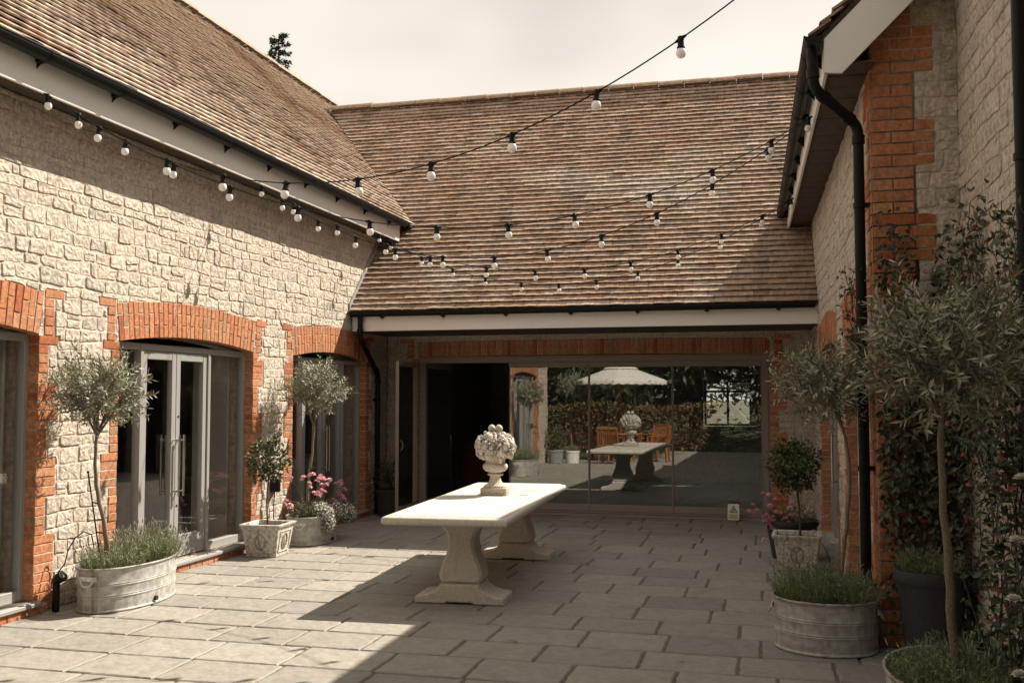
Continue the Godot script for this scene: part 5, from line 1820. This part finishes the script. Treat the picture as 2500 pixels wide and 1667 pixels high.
func terrace() -> void:
	var c := Vector3(-3.85, 0, -2.3)
	var t := thing("garden_table", "round teak garden table under the parasol", "table", c)
	var tp := MB.new()
	tp.lathe([Vector2(0.02, 0.70), Vector2(0.58, 0.70), Vector2(0.60, 0.715), Vector2(0.58, 0.735), Vector2(0.02, 0.735)], 40, Vector3.ZERO)
	obj("table_top", tp, M.teak, t)
	for k in 4:
		var l := MB.new()
		var d := Vector3(cos(k * PI / 2 + 0.78), 0, sin(k * PI / 2 + 0.78))
		l.tube([d * 0.42, d * 0.40 + Vector3.UP * 0.69], [0.032], 4)
		obj("leg", l, M.teak, t)
	var p := thing("parasol", "big cream canvas parasol over the teak table", "parasol", c)
	var po := MB.new()
	po.tube([Vector3(0, 0.0, 0), Vector3(0, 2.62, 0)], [0.024], 10)
	po.lathe([Vector2(0.001, 0), Vector2(0.24, 0.0), Vector2(0.24, 0.06), Vector2(0.05, 0.09), Vector2(0.03, 0.3)], 20, Vector3.ZERO)
	obj("pole", po, M.teak, p)
	var cv := MB.new()
	var rings := []
	var cell := func(a: float, r: float) -> float:        # straight edges between eight ribs
		var k := fposmod(a, TAU / 8) - TAU / 16
		return r * cos(PI / 8) / cos(k)
	for q in [[1.22, 2.0, 1], [1.22, 2.12, 0], [1.0, 2.205, 0], [0.7, 2.315, 0], [0.4, 2.425, 0], [0.33, 2.45, 0]]:
		var r := []
		for k in 64:
			var a := TAU * k / 64
			var y: float = q[1]
			if q[2]: y += 0.03 * absf(sin(a * 16.0))
			var rr: float = cell.call(a, q[0])
			y -= 0.03 * (1.0 - absf(sin(a * 4.0))) * q[0] * 0.0
			r.append(Vector3(cos(a) * rr, y, sin(a) * rr))
		rings.append(r)
	loft(cv, rings, false, false)
	obj("canopy", cv, M.canvas, p)
	var vt := MB.new()
	rings = []
	for q in [[0.46, 2.425], [0.44, 2.455], [0.2, 2.56], [0.03, 2.62]]:
		var r := []
		for k in 64: r.append(Vector3(cos(TAU * k / 64) * cell.call(TAU * k / 64, q[0]), q[1], sin(TAU * k / 64) * cell.call(TAU * k / 64, q[0])))
		rings.append(r)
	loft(vt, rings, false, true)
	obj("vent_cap", vt, M.canvas, p)
	for k in 8:
		var rb := MB.new()
		var d := Vector3(cos(TAU * k / 8), 0, sin(TAU * k / 8))
		rb.tube([d * 0.04 + Vector3.UP * 2.53, d * 1.26 + Vector3.UP * 2.09], [0.011], 4)
		rb.tube([d * 0.04 + Vector3.UP * 1.95, d * 0.68 + Vector3.UP * 2.29], [0.009], 4)
		obj("rib", rb, M.teak, p)
	armchair(Vector3(-3.95, 0, -3.45), 0.12, "teak armchair with its slatted back to the courtyard")
	armchair(Vector3(-2.85, 0, -2.35), -1.5, "teak armchair on the open side of the garden table")
	armchair(Vector3(-4.95, 0, -1.75), 1.45, "teak armchair at the lawn side of the garden table")
	armchair(Vector3(-3.1, 0, -1.15), -2.6, "teak armchair at the back of the garden table")
	# pots by the corner of the long wing
	round_pot(Vector3(-5.35, 0, -3.55), 0.17, 0.21, 0.34, M.lead_flashing, "grey pot at the long wing's corner on the terrace")
	round_pot(Vector3(-4.93, 0, -3.45), 0.16, 0.18, 0.32, M.white_paint, "white bucket planter at the long wing's corner on the terrace")
	lavender(71, Vector3(-4.93, 0.28, -3.45), 0.16, 0.16, 0.22, 200, "lavender in the white bucket on the terrace", 0.1)
	bay(73, [Vector3(-5.35, 0.28, -3.55), Vector3(-5.35, 0.4, -3.55), Vector3(-5.35, 0.5, -3.55)], Vector3(-5.38, 0.66, -3.55), 0.30, 500, 0.06, 0.03, "leafy shrub in the grey pot on the terrace", 0.012)
	olive(13, [Vector3(-5.15, 0.0, -2.35), Vector3(-5.18, 0.8, -2.35), Vector3(-5.2, 1.5, -2.3)], 0.026, Vector3(-5.2, 1.95, -2.3), Vector3(0.48, 0.42, 0.48), 130, "olive standard on the terrace beyond the long wing's corner", 1.2)

func big_tree(sd: int, base: Vector3, h: float, spread: float, n: int, label: String, tone: Color) -> void:
	var r := RandomNumberGenerator.new()
	r.seed = sd
	var t := thing("garden_tree", label, "tree", base, 0.0, "trees behind the hedge")
	var tr := MB.new()
	tr.col = Color(0.07, 0.055, 0.04)
	tr.tube([Vector3.ZERO, Vector3(r.randf_range(-0.2, 0.2), h * 0.3, 0), Vector3(r.randf_range(-0.4, 0.4), h * 0.75, 0)], [0.22, 0.17, 0.06], 9)
	var clumps := []
	for i in 44:
		var d := rnd_dir(r)
		var c := Vector3(d.x * spread, h * 0.56 + d.y * h * 0.40, d.z * spread) * Vector3(1, 1, 1)
		c *= lerpf(0.75, 1.0, r.randf())
		c.y = maxf(c.y, 0.9)
		clumps.append(c)
		tr.tube([Vector3(0, h * 0.3, 0), Vector3(c.x * 0.5, lerpf(h * 0.3, c.y, 0.6), c.z * 0.5), c], [0.06, 0.04, 0.015], 5, false)
	obj("trunk", tr, M.bark, t)
	var lf := MB.new()
	for i in n:
		var c: Vector3 = clumps[r.randi() % clumps.size()]
		var p := c + rnd_dir(r) * pow(r.randf(), 0.4) * spread * 0.38
		if p.y < 0.4: continue
		var k := r.randf_range(0.55, 1.45)
		leaf(lf, p, (rnd_dir(r) + Vector3(0, -0.2, 0)).normalized(), rnd_dir(r), r.randf_range(0.20, 0.36), r.randf_range(0.12, 0.21), Color(tone.r * k, tone.g * k, tone.b * k))
	obj("crown", lf, M.leaf, t)

func garden() -> void:
	# copper hedge along the end of the lawn
	var r := RandomNumberGenerator.new()
	r.seed = 61
	var hd := thing("hedge", "long clipped copper hedge behind the lawn", "hedge", Vector3(-2.5, -0.09, 3.25))
	var mb := MB.new()
	var st := MB.new()
	st.col = Color(0.05, 0.04, 0.03)
	for i in 40: st.tube([Vector3(r.randf_range(-6.6, 6.6), 0, r.randf_range(-0.2, 0.2)), Vector3(r.randf_range(-6.6, 6.6), 1.35, r.randf_range(-0.2, 0.2))], [0.025, 0.01], 5, false)
	obj("stems", st, M.bark, hd)
	for i in 13000:
		var x := r.randf_range(-6.8, 6.8)
		var hh := 1.55 + 0.08 * sin(x * 1.7)
		var p := Vector3(x, r.randf() * hh, r.randf_range(-0.4, 0.4))
		if r.randf() < 0.6: p.z = -0.4 + r.randf() * 0.1
		elif r.randf() < 0.4: p.y = hh - r.randf() * 0.1
		p += rnd_dir(r) * 0.05
		var g := r.randf_range(0.5, 1.4)
		var c := Color(0.20 * g, 0.115 * g, 0.052 * g)
		if r.randf() < 0.3: c = Color(0.10 * g, 0.11 * g, 0.045 * g)
		leaf(mb, p, rnd_dir(r), rnd_dir(r), r.randf_range(0.06, 0.10), r.randf_range(0.04, 0.06), c)
	obj("foliage", mb, M.leaf, hd)
	var k := 0
	for q in [[-11.5, 4.6, 8.0, 2.6], [-8.3, 6.0, 9.5, 3.0], [-5.0, 5.2, 9.0, 2.8], [-1.9, 6.6, 10.0, 3.1], [4.6, 5.4, 12.0, 3.4], [1.5, 5.0, 12.0, 3.4], [-14.0, 0.5, 8.0, 2.5], [-15.0, -4.5, 8.5, 2.6], [-6.7, 9.2, 11.0, 3.4], [-2.8, 9.8, 11.0, 3.6], [5.6, 6.2, 13.0, 3.4], [9.0, 5.0, 13.0, 3.4]]:  # tall right-hand trees are added out of view to darken the brick corner
		var dark: bool = k % 2 == 0
		big_tree(80 + k, Vector3(q[0], -0.09, q[1]), q[2], q[3], 7500, "dark broad-leaved tree in the partly added wood behind the copper hedge" if dark else "brighter green broad-leaved tree in the partly added wood behind the copper hedge", Color(0.034, 0.042, 0.018) if dark else Color(0.055, 0.065, 0.026))
		k += 1
	# trees in the distance past the far window
	for q in [[-3.0, -38.0, 7.5, 3.4], [1.6, -39.0, 8.0, 3.6], [-6.6, -40.0, 7.0, 3.2]]:
		big_tree(120 + k, Vector3(q[0], -0.09, q[1]), q[2], q[3], 2600, "broad-leaved tree far behind the low wing", Color(0.06, 0.075, 0.028))
		get_child(-1).set_meta("group", "trees far behind the low wing")
		k += 1
	# the conifer whose tip shows over the long wing's ridge
	var tip := EYE + ray(640, 72) * (31.0 / absf(ray(640, 72).z))
	var t := thing("conifer", "dark conifer whose ragged tip shows over the long wing's ridge", "tree", Vector3(tip.x, -0.09, tip.z))
	var H := tip.y + 0.09
	var tr := MB.new()
	tr.col = Color(0.06, 0.045, 0.035)
	tr.tube([Vector3.ZERO, Vector3(0.05, H * 0.5, 0), Vector3(0.0, H - 0.1, 0)], [0.28, 0.17, 0.015], 9)
	var lf := MB.new()
	r.seed = 7
	for i in 150:
		var f := pow(i / 149.0, 0.8)
		var y := H * 0.12 + (H * 0.88 - 0.15) * f
		var len := maxf(0.34, (H - y) * 0.30) * r.randf_range(0.55, 1.15)
		var a := i * 2.4 + r.randf_range(-0.4, 0.4)
		var d := Vector3(cos(a), r.randf_range(-0.25, 0.25), sin(a))
		var e := Vector3(0, y, 0) + d * len
		tr.tube([Vector3(0, y - 0.05, 0), e], [0.018, 0.005], 4, false)
		var nn := int(clampf(len * 90.0, 50, 120))
		for k2 in nn:
			var s := pow(r.randf(), 0.7)
			var p := Vector3(0, y, 0).lerp(e, s) + rnd_dir(r) * 0.10 * (0.4 + len * 0.5)
			var g := r.randf_range(0.6, 1.4)
			leaf(lf, p, (d + rnd_dir(r) * 0.8 + Vector3(0, 0.1, 0)).normalized(), rnd_dir(r), r.randf_range(0.10, 0.18), 0.05, Color(0.020 * g, 0.034 * g, 0.022 * g))
	obj("trunk", tr, M.bark, t)
	obj("crown", lf, M.leaf, t)

func _ready() -> void:
	rng.seed = 20240611
	var cam := Camera3D.new()
	cam.name = "camera"
	add_child(cam)
	cam.position = EYE
	cam.rotation_degrees = Vector3(PITCH, YAW, 0)
	cam.fov = rad_to_deg(2.0 * atan(833.5 / F))
	cam.near = 0.05; cam.far = 1200.0
	cam.current = true
	var env := Environment.new()
	env.background_mode = Environment.BG_SKY
	env.sky = Sky.new()
	env.sky.sky_material = cloudy_sky()
	env.tonemap_mode = Environment.TONE_MAPPER_LINEAR
	env.tonemap_exposure = 2.0
	env.background_energy_multiplier = 0.64
	env.sdfgi_enabled = true; env.ssao_enabled = true; env.ssil_enabled = true
	var we := WorldEnvironment.new()
	we.name = "world_environment"
	we.environment = env
	add_child(we)
	var sun := DirectionalLight3D.new()
	sun.name = "sun"
	add_child(sun)
	sun.look_at_from_position(SUN * 50.0, Vector3.ZERO, Vector3.UP)
	sun.light_energy = 1.6
	sun.light_angular_distance = 0.5
	sun.light_color = Color(1.0, 0.955, 0.885)
	sun.shadow_enabled = true
	make_materials()
	ground()
	long_wing()
	low_wing()
	corner_wings()
	stone_table()
	stone_urn()
	festoons()
	fittings()
	planting()
	interiors()
	terrace()
	garden()

func cloudy_sky() -> PanoramaSkyMaterial:      # thin bright cloud, a little greyer in soft banks
	var w := 512; var h := 256
	var f := FastNoiseLite.new()
	f.seed = 4; f.frequency = 1.7; f.fractal_octaves = 4
	var out := PackedByteArray()
	out.resize(w * h * 3)
	for y in h:
		var th := PI * (y + 0.5) / h
		for x in w:
			var ph := TAU * x / w
			var d := Vector3(sin(th) * cos(ph), cos(th), sin(th) * sin(ph))
			var t := clampf(f.get_noise_3d(d.x, d.y * 2.2, d.z) * 1.3 + 0.5, 0, 1)
			var c := Color(0.805, 0.78, 0.745).lerp(Color(0.94, 0.907, 0.868), t)
			var i := (y * w + x) * 3
			out[i] = int(c.r * 255); out[i + 1] = int(c.g * 255); out[i + 2] = int(c.b * 255)
	var m := PanoramaSkyMaterial.new()
	m.panorama = ImageTexture.create_from_image(Image.create_from_data(w, h, false, Image.FORMAT_RGB8, out))
	return m
